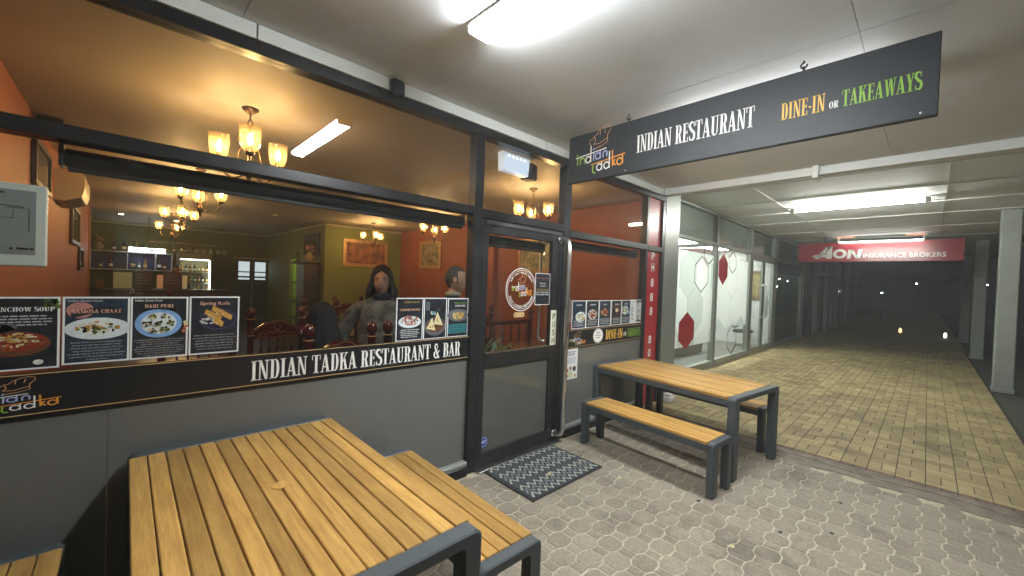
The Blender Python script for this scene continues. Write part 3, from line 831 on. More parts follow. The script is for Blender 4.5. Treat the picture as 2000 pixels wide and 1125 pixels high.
# ------------------------------------------------------------------ posters
M_PAPER = mat('white_paper', (.78, .8, .8), .3, coat=.2)
M_DARKP = mat('poster_dark_print', (.018, .02, .026), .3, var=.6, vscale=18, coat=.25)
M_NAVY = mat('poster_navy_print', (.02, .035, .055), .3, var=.5, vscale=14, coat=.25)
M_TXT = mat('poster_pale_text', (.55, .57, .58), .4)
M_TXTP = mat('poster_peach_text', 'd9a98c', .4)
M_PLATEW = mat('plate_white_print', (.62, .7, .72), .35, var=.08, vscale=30)
M_PLATEB = mat('plate_blue_print', '7ea6d8', .35, var=.12, vscale=30)
M_PLATED = mat('plate_dark_print', '23233a', .35, var=.3, vscale=30)
M_WOODP = mat('plate_wood_print', '5d3a26', .4, var=.3, vscale=30)
FOOD = {k: mat('food_' + k, c, .5, var=.25, vscale=90) for k, c in dict(cream='cfc79a', brown='8a5a34', green='56682c', white='d8d8cf', red='7d2c1c', gold='b98b3e', orange='b5582e', pink='b07a74', dark='2a1a12', steam='5d6064', yellow='c9a94a', teal='2f7f86').items()}
def blob(cx, cy, rx, ry, jag=.25, n=9):
    a = random.uniform(0, 6)
    return [(cx + rx * (1 + jag * math.sin(k * 2.1 + a) * random.uniform(.3, 1)) * math.cos(2 * PI * k / n), cy + ry * (1 + jag * math.cos(k * 1.7 + a) * random.uniform(.3, 1)) * math.sin(2 * PI * k / n)) for k in range(n)]
class Poster:
    def __init__(s, label, x0, x1, z0, z1, dark=M_DARKP, y=.0105, border=.008, group='food posters taped along the windows', cat='poster', name='poster', paper=M_PAPER, thick=.0012):
        s.t = thing(name, label, cat, ((x0 + x1) / 2, y, z0), 0, group)
        s.x0, s.z0, s.w, s.h, s.y, s.k = x0, z0, x1 - x0, z1 - z0, y - thick, 0
        MB().box(x0, y - thick, z0, x1, y, z1).build('sheet', paper, s.t)
        if dark: s.put([rect(border / s.w, border / s.h, 1 - border / s.w, 1 - border / s.h)], dark, 'print_panel')
    def put(s, polys, m, name):
        s.k += 1
        pp = [[(min(max(a, .0), 1) * s.w, min(max(b, .0), 1) * s.h) for a, b in p] for p in polys]
        return MB().flat(pp, (s.x0, s.y, s.z0), FX, FZ, .00028 * s.k).build(name, m, s.t)
    def text(s, txt, cx, cy, h, m, width=None, kind='sans', name='lettering', align='CENTER', shear=0, bold=0):
        if kind == 'slab':
            q, w = slab(txt, h * s.h, (width or .6) * s.w)
            q = shift(q, -w / 2, 0)
        else:
            q, w = sans(txt, h * s.h, width * s.w if width else None, align, shear=shear, bold=bold)
        return s.put([[(cx + a / s.w, cy + b / s.h) for a, b in p] for p in q], m, name)
    def lines(s, rows, cy, dh, h, m=M_TXT, width=.86):
        pp = []
        mx = max(len(r) for r in rows)
        for k, r in enumerate(rows):
            q, w = sans(r, h * s.h, width * s.w * len(r) / mx, 'CENTER')
            pp += [[(.5 + a / s.w, cy - k * dh + b / s.h) for a, b in p] for p in q]
        return s.put(pp, m, 'small_print')
    def bars(s, n, cy, dh, h, m=M_TXT, width=.8):
        pp = []
        for k in range(n):
            x = .5 - width / 2 + random.uniform(0, .06); e = .5 + width / 2 - random.uniform(0, .1)
            while x < e:
                w = random.uniform(.04, .13); pp.append(rect(x, cy - k * dh, min(x + w, e), cy - k * dh + h)); x += w + .02
        return s.put(pp, m, 'small_print')
    def scatter(s, cx, cy, rx, ry, cols, n, size, name='food', long=1.0):
        groups = {}
        for _ in range(n):
            r, t = math.sqrt(random.random()), random.uniform(0, 2 * PI)
            q = blob(cx + r * rx * math.cos(t), cy + r * ry * math.sin(t), size * random.uniform(.6, 1.3) * long, size * random.uniform(.5, 1.1) * s.w / s.h)
            groups.setdefault(random.choice(cols), []).append(q)
        for c, q in groups.items(): tag(s.put(q, FOOD[c], name), kind='stuff')
P = Poster('menu poster of a steaming noodle soup bowl at the photo edge, title ending ANCHOW SOUP', -.44, -.214, 1.223, 1.549)
P.scatter(.9, .9, .1, .1, ['green'], 10, .05, 'herb'); P.text('MANCHOW SOUP', .5, .80, .06, P_WHITE, .86, 'slab')
P.bars(4, .73, .04, .014)
P.put(ellipse(.42, .36, .46, .17), M_WOODP, 'bowl'); P.put(ellipse(.42, .39, .43, .13), FOOD['red'], 'soup')
P.scatter(.42, .38, .36, .1, ['brown', 'red', 'orange', 'cream'], 60, .03); P.scatter(.42, .45, .2, .06, ['yellow', 'gold', 'cream'], 40, .02, long=2.6)
P.scatter(.3, .6, .22, .05, ['steam'], 6, .07, 'steam', 1.6); P.put(ellipse(.72, .1, .07, .035), FOOD['white'], 'garlic')
P = Poster('menu poster titled SAMOSA CHAAT with an oval white plate, second from the photo edge', -.207, .019, 1.231, 1.549, M_NAVY)
P.text('Indian Street Food', .32, .925, .034, M_TXT, .5, shear=.2)
P.put(ellipse(.25, .8, .2, .12), FOOD['pink'], 'sauce_bowl')
P.put(stroke([(.12, .72), (.3, .77), (.5, .8), (.7, .8), (.88, .75)], .085), M_DARKP, 'title_ribbon'); P.text('SAMOSA CHAAT', .5, .755, .055, M_TXTP, .74, 'slab')
P.put(ellipse(.52, .52, .5, .165), M_PLATEW, 'plate'); P.put(stroke(arc(.52, .52, .42, .13, 0, 360, 30), .006), FOOD['white'], 'plate_rim')
P.scatter(.52, .54, .32, .085, ['cream', 'green', 'white', 'gold', 'cream', 'dark'], 75, .032); 
P.lines(['Samosa Chaat is a mouth-watering Indian', 'street food dish that combines crispy', 'samosas with sweetened yogurt, mint, and', 'tangy chutneys and topped with fresh', 'coriander leaves. Every bite is a delightful', 'explosion of flavours that will leave you', 'craving for more'], .31, .043, .022)
P = Poster('menu poster titled DAHI PURI with round blue plate, third in the row', .021, .247, 1.231, 1.549)
P.text('Indian Street Food', .3, .925, .036, P_WHITE, .46, shear=.2)
P.put(ellipse(.48, .57, .41, .235), M_PLATEB, 'plate'); P.put(ellipse(.48, .57, .31, .175), M_PLATEW, 'plate_well')
for k in range(7):
    a = k * 2 * PI / 6; cx, cy_ = (.48, .57) if k == 6 else (.48 + .21 * math.cos(a), .57 + .12 * math.sin(a))
    P.scatter(cx, cy_, .07, .04, ['cream', 'white', 'cream', 'green', 'dark'], 16, .03)
P.put(stroke([(.2, .83), (.48, .86), (.76, .83)], .08), M_DARKP, 'title_ribbon'); P.text('DAHI PURI', .48, .825, .055, M_TXTP, .5, 'slab')
P.scatter(.93, .5, .06, .08, ['orange', 'cream', 'pink'], 8, .04)
P.lines(['A tantalizing Indian street food dish that consists', 'of crispy mini puris filled with potato mixture', 'topped with sweet and tangy yogurt and', 'garnished with a variety of flavourful chutneys', 'Each bite of this savoury-sweet snack is a burst of', 'textures and flavours that will leave you wanting', 'more. A must-try dish for anyone who loves to', 'indulge in delicious street food'], .3, .036, .02)
P = Poster('menu poster titled Spring Rolls with dark plate, fourth in the row', .252, .479, 1.231, 1.551)
P.text('Spring Rolls', .5, .855, .058, M_TXTP, .6, bold=.01)
P.put(ellipse(.56, .6, .4, .2), M_PLATED, 'plate'); P.put(stroke(arc(.56, .6, .36, .17, 0, 360, 30), .008), FOOD['steam'], 'plate_rim')
P.scatter(.36, .57, .13, .07, ['white', 'white', 'steam'], 26, .018, 'shredded_radish', 2.2)
for (xa, ya, xb, yb) in ((.3, .74, .62, .6), (.44, .8, .84, .62), (.48, .6, .66, .5)):
    P.put(stroke([(xa, ya), ((xa + xb) / 2, (ya + yb) / 2), (xb, yb)], [.085, .1, .085]), FOOD['gold'], 'spring_roll'); P.scatter((xa + xb) / 2, (ya + yb) / 2, .12, .04, ['cream', 'brown', 'gold'], 10, .018)
P.lines(['Golden, crispy perfection with every bite -', 'our spring rolls are hand-rolled in house and', 'packed with a delicious medley of fresh', 'vegetables, seasoned just right. Light yet', 'incredibly crunchy, they\'re the kind of', 'snack you can never stop at just one.'], .32, .047, .024)
P = Poster('poster titled TANDOORI CHICKEN with a plate of red chicken, beside the woman in grey', 1.471, 1.703, 1.208, 1.541)
P.text('Tandoori Special', .56, .885, .045, FOOD['yellow'], .55, shear=.2); P.text('TANDOORI CHICKEN', .5, .70, .05, M_TXTP, .76, 'slab')
P.put(ellipse(.5, .44, .42, .14), M_PLATEW, 'plate'); P.scatter(.5, .47, .3, .11, ['pink', 'pink', 'red', 'white', 'orange'], 60, .04)
P.bars(5, .25, .042, .018, width=.74)
P = Poster('textless poster of two pale samosas on a plate between two tandoori posters', 1.709, 1.927, 1.208, 1.541)
P.put(ellipse(.5, .3, .45, .22), FOOD['steam'], 'plate'); P.put(ellipse(.5, .33, .38, .17), M_WOODP, 'plate_well')
for q in ([(.12, .26), (.52, .2), (.36, .52)], [(.42, .36), (.84, .32), (.58, .66)]): P.put([q], FOOD['cream'], 'samosa'); P.scatter(sum(a for a, _ in q) / 3, sum(b for _, b in q) / 3, .08, .06, ['cream', 'gold', 'brown'], 8, .03)
P.put([rect(.08, .7, .24, .9)], FOOD['steam'], 'drink_glass'); P.scatter(.4, .66, .1, .05, ['white', 'teal'], 8, .05); P.scatter(.75, .72, .15, .04, ['dark', 'steam'], 8, .06)
P = Poster('teal striped poster titled PANEER TIKKA beside the door post', 1.937, 2.15, 1.209, 1.538)
P.text('Tandoori Special', .6, .86, .04, P_GREEN, .6, shear=.2); P.text('PANEER TIKKA', .6, .78, .045, P_WHITE, .5, 'slab')
P.put(ellipse(.5, .56, .5, .16), FOOD['steam'], 'plate'); P.scatter(.52, .55, .3, .09, ['yellow', 'gold', 'cream', 'green'], 45, .045)
P.put([rect(.04, .3 - k * .05, .96, .33 - k * .05) for k in range(5)], FOOD['teal'], 'teal_stripe')
MP = 'small menu posters taped over the short sign band'
for k, (a, b, lb, cols, pl, pos) in enumerate(((3.62, 3.885, 'creased small poster of pale green salad bowl, leftmost over the short band', ['cream', 'green', 'white', 'yellow'], M_PLATEW, (.62, .42)), (3.89, 4.15, 'small poster of brown grilled meat, second over the short band', ['brown', 'orange', 'red'], M_PLATEW, (.5, .48)),
        (4.155, 4.415, 'small poster of a mixed platter of meat and rice, third over the short band', ['red', 'cream', 'orange', 'brown'], M_PLATED, (.45, .52)), (4.42, 4.665, 'small poster of pink food ring around a dip, fourth over the short band', ['pink', 'red', 'dark'], M_DARKP, (.5, .6)), (4.67, 4.895, 'small poster of white plate with blue bowl, fifth over the short band', ['white', 'cream', 'green'], M_PLATEW, (.4, .58)))):
    P = Poster(lb, a, b, 1.182 + .002 * k, 1.507, M_DARKP if k % 2 else M_NAVY, group=MP)
    P.put(ellipse(*pos, .36, .18), pl, 'plate')
    if k == 3:
        for q in range(10): P.scatter(.5 + .28 * math.cos(q * .63), .6 + .16 * math.sin(q * .63), .05, .03, cols, 5, .05)
        P.put(ellipse(.5, .6, .13, .08), FOOD['cream'], 'dip')
    else: P.scatter(*pos, .3, .13, cols, 34, .06)
    if k == 4: P.put(ellipse(.85, .48, .12, .08), M_PLATEB, 'blue_bowl')
    P.bars(1, .82, .05, .04, width=.5)
    P.bars(4, .27, .06, .022)
    P.put([rect(0, 0, .03, 1), rect(.97, 0, 1, 1)], P_WHITE, 'white_edge')
for a, b, lb, seed in ((4.90, 5.03, 'crumpled white printed notice next to the small posters', 1), (5.035, 5.185, 'white price list with dark header beside the right post', 2)):
    P = Poster(lb, a, b, 1.19, 1.512, None, group='printed notices on the window')
    for k in range(22):
        if random.random() < .85: P.put([rect(.1, .9 - k * .036, .1 + random.uniform(.3, .8), .912 - k * .036)], MATS['print_grey'], 'text_line')
    if seed == 2: P.put([rect(.05, .9, .95, .96), rect(.05, .08, .95, .12)], P_BLACK, 'header_bar')
P = Poster('clear plastic sleeve curling off beside the leftmost small poster', 3.53, 3.615, 1.25, 1.52, None, group='printed notices on the window', cat='sleeve', name='plastic_sleeve', paper=glass('plastic_sleeve', (.9, .9, .88), .08, .15, .12, (.7, .68, .62)))
P = Poster('white leaflet with food pictures taped to the grey panel right of the door', 3.515, 3.75, .62, .965, None, y=.0035, group='printed notices on the window', cat='leaflet', name='leaflet')
M_BLUET = mat('print_blue_text', (.08, .12, .25), .5)
P.bars(3, .88, .055, .03, M_BLUET, .7)
P.bars(4, .68, .05, .016, M_BLUET, .8)
for k, (cx, cy_, r, c) in enumerate(((.2, .3, .13, 'orange'), (.45, .36, .11, 'brown'), (.75, .33, .16, 'dark'), (.45, .16, .2, 'cream'), (.15, .12, .12, 'red'), (.8, .1, .1, 'gold'))):
    P.put(ellipse(cx, cy_, r, r * .68, 14), MATS['plate_white_print'], 'plate'); P.put(ellipse(cx, cy_, r * .8, r * .54, 14), FOOD[c], 'food')
# ------------------------------------------------------------------ things on the door glass
rl = thing('round_window_decal', 'round white decal of a chef hat emblem on the door glass', 'decal', (2.79, -.001, 1.41))
rp_ = MB()
for r in (.207, .188): rp_.flat(stroke(arc(2.79, 1.62, r, r, 0, 360, 48), .0075 if r > .2 else .004), (0, -.001, 0), FX, FZ, .0004)
def circ_text(txt, r, a0, a1, size, inside):
    n = len(txt)
    for i, ch in enumerate(txt):
        if ch == ' ': continue
        a = math.radians(a0 + (a1 - a0) * i / (n - 1))
        q, w = sans(ch, size, None, 'CENTER', bold=.015)
        ca = a - PI / 2 if not inside else a + PI / 2
        q = [[(2.79 + r * math.cos(a) + x * math.cos(ca) - z * math.sin(ca), 1.62 + r * math.sin(a) + x * math.sin(ca) + z * math.cos(ca)) for x, z in p] for p in q]
        rp_.flat(q, (0, -.001, 0), FX, FZ, .0004)
circ_text('CURRY | WINE | DINE-IN | TAKEAWAY', .158, 150, 30, .017, False)
circ_text('FULLY LICENSED RESTAURANT', .178, 205, 335, .024, True)
rp_.build('ring_lettering', P_WHITE, rl)
put_emblem((2.655, -.001, 1.545), FX, FZ, .072, .0005, rl)
P = Poster('small dark opening hours card on the door glass', 2.985, 3.212, 1.467, 1.793, M_DARKP, y=-.0012, border=.006, cat='sign', name='hours_card', group='cards on the door')
P.text('Operating Hours', .5, .82, .05, FOOD['pink'], .8); P.text('Monday', .5, .66, .045, P_WHITE, .4); P.text('Closed', .5, .58, .05, P_WHITE, .36)
P.text('Tuesday-Sunday', .5, .46, .055, FOOD['yellow'], .84); P.text('Lunch 11:30am-2:00pm', .5, .38, .05, P_WHITE, .86); P.text('Dinner 5:00pm-9:00pm', .5, .31, .05, P_WHITE, .86)
ps = thing('push_sign', 'cream sign reading PUSH in black letters on the door stile', 'sign', (3.265, -.03, 1.042))
MB().box(3.218, -.0262, 1.042, 3.312, -.0225, 1.409, c=.001).build('plate', mat('cream_plastic', 'd9d8c4', .4), ps)
for k, ch in enumerate('PUSH'):
    q, w = sans(ch, .066, .042, 'CENTER', bold=.012)
    MB().flat(shift(q, 3.265, 1.315 - k * .085), (0, -.0262, 0), FX, FZ, .0006).build('letter', P_BLACK, ps)
cs = thing('card_sticker', 'small tan sticker with payment card symbols under the round decal', 'sticker', (2.77, -.001, 1.355))
MB().flat([arc(2.77 - .055, 1.375, .022, .026, 90, 270, 8) + arc(2.77 + .055, 1.375, .022, .026, -90, 90, 8)], (0, -.001, 0), FX, FZ, .0004).build('sticker_film', mat('tan_film', 'b08a52', .4), cs)
MB().flat([p for a, b in ((2.715, 2.75), (2.758, 2.782), (2.79, 2.828)) for p in stroke([(a, 1.36), (b, 1.36), (b, 1.39), (a, 1.39), (a, 1.36)], .004)], (0, -.001, 0), FX, FZ, .0008).build('card_symbol', mat('pale_cream_print', 'eee2c4', .4), cs)
ad = thing('alarm_sticker', 'blue octagonal ADT sticker in the lower corner of the door', 'sticker', (2.375, -.01, .15))
octa = lambda r: [arc(2.372, .225, r, r, 22.5, 382.5, 8)[:-1]]
MB().flat(octa(.05), (0, -.0, 0), FX, FZ, .0006).build('sticker_film', mat('blue_film', '2a3fa0', .35), ad)
MB().flat(stroke(octa(.043)[0] + octa(.043)[0][:1], .003), (0, 0, 0), FX, FZ, .0012).build('border_line', P_WHITE, ad)
q1, w = sans('ADT', .024, .056, 'CENTER', bold=.03, shear=.2)
MB().flat(shift(q1, 2.372, .215), (0, 0, 0), FX, FZ, .0014).build('lettering', P_WHITE, ad)
# white framed plan board behind the glass at the far left
wb2 = thing('plan_board', 'white plastic box with a grey line diagram at the left edge of window', 'board', (-.42, .05, 1.683))
M_WPL = mat('white_case_plastic', (.72, .74, .7), .35)
MB().box(-.60, .045, 1.683, -.262, .075, 2.05, c=.006).build('case', M_WPL, wb2)
MB().box(-.595, .0432, 1.735, -.295, .0448, 2.02).build('grey_face', mat('grey_face_print', '8f979a', .3), wb2)
q = stroke([(-.38, 1.94), (-.315, 1.94), (-.315, 1.84)], .0025) + stroke([(-.36, 1.93), (-.36, 1.895), (-.41, 1.895)], .0025) + stroke([(-.41, 1.95), (-.33, 1.945)], .0035) + [rect(-.41, 2.0, -.385, 2.007)]
MB().flat(q, (0, .0432, 0), FX, FZ, .0008).build('diagram_lines', P_BLACK, wb2)
q = [rect(-.35, 1.757, -.315, 1.766), rect(-.312, 1.757, -.30, 1.766)] + [[(-.372, 1.757), (-.357, 1.757), (-.365, 1.768)]]
MB().flat(q, (0, .0432, 0), FX, FZ, .0008).build('lettering', P_BLACK, wb2)
# ================================================================== FLUORESCENT FITTINGS
M_WHITEMET = mat('white_enamel', (.75, .76, .74), .35)
E_TUBE = emitter('cool_white_diffuser', (0.95, 0.99, 1.0), 78.0)
E_TUBE2 = emitter('greenish_white_diffuser', (0.99, 1.0, 0.91), 130.0)
lf = thing('fluorescent_light', 'lit fluorescent batten on the ceiling in front of the restaurant sign', 'ceiling light', (1.42, -1.6, 3.05))
MB().box(1.34, -2.36, 3.1025, 1.495, -0.925, 3.1185, c=.004).build('batten', M_WHITEMET, lf)
prof = [(1.352, 3.102), (1.348, 3.088), (1.366, 3.062), (1.469, 3.062), (1.487, 3.088), (1.483, 3.102)]
MB().prism(prof[::-1], -2.34, -0.955, 'y').build('diffuser', E_TUBE, lf)
for y0, y1 in ((-0.954, -0.925), (-2.37, -2.341)): MB().box(1.345, y0, 3.058, 1.49, y1, 3.102, c=.006).build('end_cap', M_WHITEMET, lf)
lf = thing('fluorescent_light', 'lit fluorescent batten hidden behind the dark hanging sign', 'ceiling light', (3.6, -1.8, 3.05))
MB().box(3.52, -2.53, 3.1025, 3.675, -1.095, 3.1185, c=.004).build('batten', M_WHITEMET, lf)
MB().prism([(a + 2.18, b) for a, b in prof[::-1]], -2.51, -1.125, 'y').build('diffuser', E_TUBE, lf)
for y0, y1 in ((-1.124, -1.095), (-2.54, -2.511)): MB().box(3.525, y0, 3.058, 3.67, y1, 3.102, c=.006).build('end_cap', M_WHITEMET, lf)
def arcade_fitting(x, label, lit):
    f = thing('fluorescent_light', label, 'ceiling light', (x, -1.78, 3.25))
    MB().box(x - .035, -2.72, 3.3215, x + .035, -0.84, 3.331, c=.002).build('batten', M_WHITEMET, f)
    if lit:
        MB().prism([(x + .029 * math.cos(k * PI / 8), 3.285 - .029 * math.sin(k * PI / 8)) for k in range(-4, 12)], -2.66, -.9, 'y').build('diffuser', E_TUBE2, f)
        for y in (-2.7, -.86): MB().box(x - .042, y - .038, 3.236, x + .042, y + .038, 3.3212, c=.012).build('end_cap', M_WHITEMET, f)
    else:
        MB().tube([(x + .16, -2.62, 3.15), (x + .16, -.95, 3.15)], .013, 10).build('added_streak_tube', emitter('added_streak_glow', (.97, 1, .92), 22.0), f, True)  # second tube added to stand for a bright streak along the sign
        for y in (-2.64, -.93): MB().box(x + .13, y - .02, 3.125, x + .19, y + .02, 3.3305, c=.006).build('added_tube_holder', M_WHITEMET, f)
        MB().tube([(x, -2.3, 3.27), (x, -1.3, 3.27)], .019, 12).build('dark_tube', mat('unlit_tube_glass', (.25, .27, .26), .2), f, True)
        for a, b in ((-2.66, -2.3), (-1.3, -.9)):
            MB().tube([(x, a, 3.27), (x, b, 3.27)], .019, 12).build('glowing_tube_end', mat('fading_tube_end', (.4, .3, .25), .4, emit=.55, ecol=(1, .36, .16)), f, True)
        for y in (-2.69, -.87): MB().box(x - .03, y - .025, 3.24, x + .03, y + .025, 3.304, c=.008).build('end_cap', M_WHITEMET, f)
arcade_fitting(9.42, 'lit fluorescent tube on the arcade ceiling before the red sign', True)
arcade_fitting(14.45, 'failing unlit fluorescent tube with orange glowing ends above the red sign', False)

# ================================================================== RED INSURANCE SIGN
M_AON = mat('red_acrylic', '9a1c2e', 0.17, var=.03, vscale=2)
ag = thing('hanging_sign', 'red hanging sign reading AON INSURANCE BROKERS across the arcade', 'sign', (14.8, -1.65, 2.62))
MB().box(14.8, -3.34, 2.615, 14.86, 0.04, 3.165, c=.006).build('sign_board', M_AON, ag)
for y in (-.6, -2.7): MB().tube([(14.83, y, 3.16), (14.83, y, 3.345)], .008, 6).build('hanger_rod', M_WIRE, ag)
AO, AU = (14.8, 0.04, 2.615), (0, -1, 0)
A = [[(.0, 0), (.17, 0), (.58, .36), (.5, .36)], [(.3, .0), (.47, .0), (.58, .36), (.42, .36)], [(-.06, .045), (.36, .045), (.36, .115), (.0, .115)]]
A = [[(0, 0), (.12, 0), (.42, .36), (.3, .36)], [(.28, 0), (.41, 0), (.42, .36), (.3, .36)], [(-.06, .05), (.3, .05), (.3, .125), (.02, .125)]]
O_ = [[(.5 + a, .01 + b) for a, b in p] for p in band(arc(.14, .13, .155, .135, 0, 360, 28), arc(.14, .13, .075, .07, 0, 360, 28))]
N_ = [[(.8, 0), (.88, 0), (.92, .26), (.83, .26)], [(.84, .26), (.92, .26), (1.06, 0), (1.0, 0)], [(1.01, 0), (1.09, 0), (1.13, .26), (1.05, .26)]]
W_GLOSS = mat('white_acrylic_letter', (.86, .86, .84), .17)
MB().flat(shift(A + shift(O_ + N_, -.05, 0), .4, .085), AO, AU, FZ, .003).build('lettering', W_GLOSS, ag)
q, w = sans('INSURANCE BROKERS', .122, 1.58, bold=.022); MB().flat(shift(q, 1.5, .11), AO, AU, FZ, .003).build('lettering', W_GLOSS, ag)

# ================================================================== INSURANCE OFFICE FRONT (set back half a metre)
M_ALU = mat('silver_aluminium', '8b9089', 0.4, metal=.45, var=.06, vscale=4)
G_CLR2 = glass('office_glass', (.93, .96, .94), .045)
of = thing('office_shopfront', 'silver framed insurance office shopfront with hexagon window film and double door', 'shopfront', (12, .5, 0))
def fo(name, x0, z0, x1, z1, y0=.45, y1=.56, m=M_ALU): return MB().box(x0, y0, z0, x1, y1, z1, c=.006).build(name, m, of)
posts = [(6.75, 6.9), (9.22, 9.36), (11.62, 11.8), (14.02, 14.28), (17.75, 17.98)]
for a, b in posts: fo('frame_post', a, 0, b, 3.28)
fo('top_rail', 6.23, 3.282, 17.98, 3.34)
for (a0, a), (b, b0) in zip(posts, posts[1:]):
    fo('transom', a + .002, 2.63, b - .002, 2.70, .455, .555)
    MB().box(a, .50, 2.70, b, .506, 3.28).build('glass_pane', G_CLR2, of)
    MB().box(a + .003, .512, 2.702, b - .003, .53, 3.278).build('spandrel_panel', mat('pale_spandrel', '8f968f', .45, var=.04), of)
    if b < 12 or b > 15:
        fo('sill_rail', a + .002, 0.0, b - .002, .14, .44, .56)
        MB().box(a, .50, .14, b, .506, 2.63).build('glass_pane', G_CLR2, of)
MB().box(14.3, .512, .14, 17.73, .52, 2.4).build('frosted_film', glass('grey_frost_film', (.5, .52, .5), .04, .2, .75, (.32, .36, .34), .4), of)
for x0, x1, hx_ in ((11.803, 12.908, 12.78), (12.912, 14.017, 13.02)):
    d = MB()
    for a, b in ((x0, x0 + .11), (x1 - .11, x1)): d.box(a, .46, .02, b, .51, 2.625, c=.004)
    for a, b in ((.02, .16), (2.5, 2.625)): d.box(x0 + .109, .461, a, x1 - .109, .509, b, c=.004)
    d = d.build('door', M_ALU, of)
    MB().box(x0 + .1, .48, .15, x1 - .1, .486, 2.51).build('glass_pane', G_CLR2, d)
    MB().tube([(hx_, .46, 1.85), (hx_, .40, 1.85), (hx_, .38, 1.8), (hx_, .38, 1.0), (hx_, .40, .95), (hx_, .46, .95)], .018, 10).build('pull_handle', M_STEEL, d, True)
# window film: pale hexagon frosting, red hexagons, dark outlines
G_FR = [glass('frost_film_pale', (.8, .84, .82), .03, .3, .86, (.88, .92, .89), .6), glass('frost_film_grey', (.7, .74, .72), .03, .3, .86, (.66, .72, .68), .6)]
M_REDF = mat('red_window_film', '9c1c28', .35); M_MAR = mat('maroon_outline', (.09, .025, .03), .4)
def hexa(cx, cz, w, h, k=.27): return [(cx, cz - h / 2), (cx + w / 2, cz - h / 2 + h * k), (cx + w / 2, cz + h / 2 - h * k), (cx, cz + h / 2), (cx - w / 2, cz + h / 2 - h * k), (cx - w / 2, cz - h / 2 + h * k)]
def clip(poly, x0, x1, z0, z1):
    for ax, lim, sg in ((0, x0, 1), (0, x1, -1), (1, z0, 1), (1, z1, -1)):
        out = []
        for i, p in enumerate(poly):
            q = poly[i - 1]; ip, iq = sg * (p[ax] - lim) >= 0, sg * (q[ax] - lim) >= 0
            if ip != iq:
                t = (lim - q[ax]) / (p[ax] - q[ax]); out.append((q[0] + t * (p[0] - q[0]), q[1] + t * (p[1] - q[1])))
            if ip: out.append(p)
        poly = out
        if not poly: return []
    return poly
for px0, px1, hs_ in ((6.92, 9.2, [(8.7 - .78 * i - .39 * (j % 2), 1.97 - .70 * j, (i + j) % 2) for i in range(-1, 4) for j in range(-1, 4)]), (9.38, 11.6, [(11.2 - .78 * i - .39 * (j % 2), 1.97 - .70 * j, (i + j + 1) % 2 if j > 1 else 0) for i in range(-1, 4) for j in range(-1, 4)])):
    for cx, cz, c in hs_:
        q = clip(hexa(cx, cz, .774, .952), px0, px1, .55 if px0 < 9 else .8, 2.42)
        if len(q) > 2: MB().flat([q], (0, .498, 0), FX, FZ, .0).build('frosted_hexagon', G_FR[c], of)
    MB().flat([rect(px0, 2.2, px1, 2.3)], (0, .4985, 0), FX, FZ, 0)
for cx, cz, w, h in ((7.92, .86, .72, .74), (9.79, 2.15, .58, .72)): MB().flat([hexa(cx, cz, w, h)], (0, .494, 0), FX, FZ, 0).build('red_hexagon', M_REDF, of)
for cx, cz, w, h in ((8.55, 1.99, .7, .74), (8.9, 2.46, .5, .48), (10.4, 2.34, .5, .5), (10.57, .5, .62, .7)):
    q = hexa(cx, cz, w, h); MB().flat(stroke(q + q[:2], .03), (0, .493, 0), FX, FZ, 0).build('outline_hexagon', M_MAR, of)
# office room behind
M_OWALL = mat('office_white_wall', (.72, .73, .7), .7); M_OFLR = mat('office_carpet', (.14, .15, .15), .95, var=.2, vscale=40)
orm = struct('office_room')
MB().box(6.3, .57, -.1, 18, 7.5, 0.01).build('floor', M_OFLR, orm)
MB().box(6.3, 7.5, 0, 18, 7.65, 3.5).build('back_wall', M_OWALL, orm)
MB().box(17.98, .45, 0, 18.12, 7.5, 3.5).build('side_wall', M_OWALL, orm)
MB().box(6.25, .9, 0, 6.4, 7.5, 3.5).build('side_wall', M_OWALL, orm)
MB().box(9.0, 2.6, .01, 9.08, 7.5, 2.95).build('partition_wall', M_OWALL, orm)
MB().box(14.1, .575, .01, 14.18, 7.5, 2.95).build('partition_wall', M_OWALL, orm)
MB().box(6.3, .57, 2.95, 18, 7.5, 3.0).build('ceiling', M_OWALL, orm)
for k, (x, y) in enumerate(((8.0, 1.7), (10.6, 1.9), (12.9, 1.7))):
    pl = thing('office_light_panel', ('bright ceiling panel inside the office above the first hexagon window', 'bright ceiling panel inside the office above the middle window', 'bright ceiling panel inside the office behind the double door')[k], 'ceiling light', (x, y, 2.9), 0, 'office ceiling panels')
    MB().box(x - .6, y - .3, 2.93, x + .6, y + .3, 2.9495).build('panel_frame', M_WHITEMET, pl)
    MB().box(x - .56, y - .26, 2.92, x + .56, y + .26, 2.9295).build('diffuser', emitter('office_panel_glow', (1, 1, .95), 36.0), pl)
dk = thing('reception_desk', 'low grey reception desk seen through the hexagon window film', 'desk', (9.9, 1.75, 0))
MB().box(9.3, 1.4, .03, 11.2, 1.45, .68).build('front_panel', mat('desk_grey', '7b7f7a', .5), dk); MB().box(9.25, 1.38, .682, 11.25, 2.1, .72, c=.005).build('desk_top', mat('desk_white', (.6, .6, .58), .4), dk)
oc = thing('office_chair', 'dark office chair seen through the glass double door', 'chair', (13.45, 1.05, 0))
MB().box(13.2, .85, .42, 13.7, 1.3, .5, c=.03).build('seat', mat('chair_black', (.02, .02, .022), .6), oc); MB().box(13.23, 1.25, .55, 13.67, 1.32, 1.05, c=.03).build('backrest', MATS['chair_black'], oc)
MB().tube([(13.45, 1.05, .06), (13.45, 1.05, .42)], .03, 8).build('stem', M_STEEL, oc)
for k in range(5): MB().tube([(13.45, 1.05, .08), (13.45 + .3 * math.cos(k * 1.256), 1.05 + .3 * math.sin(k * 1.256), .04)], .02, 6).build('leg', M_STEEL, oc)
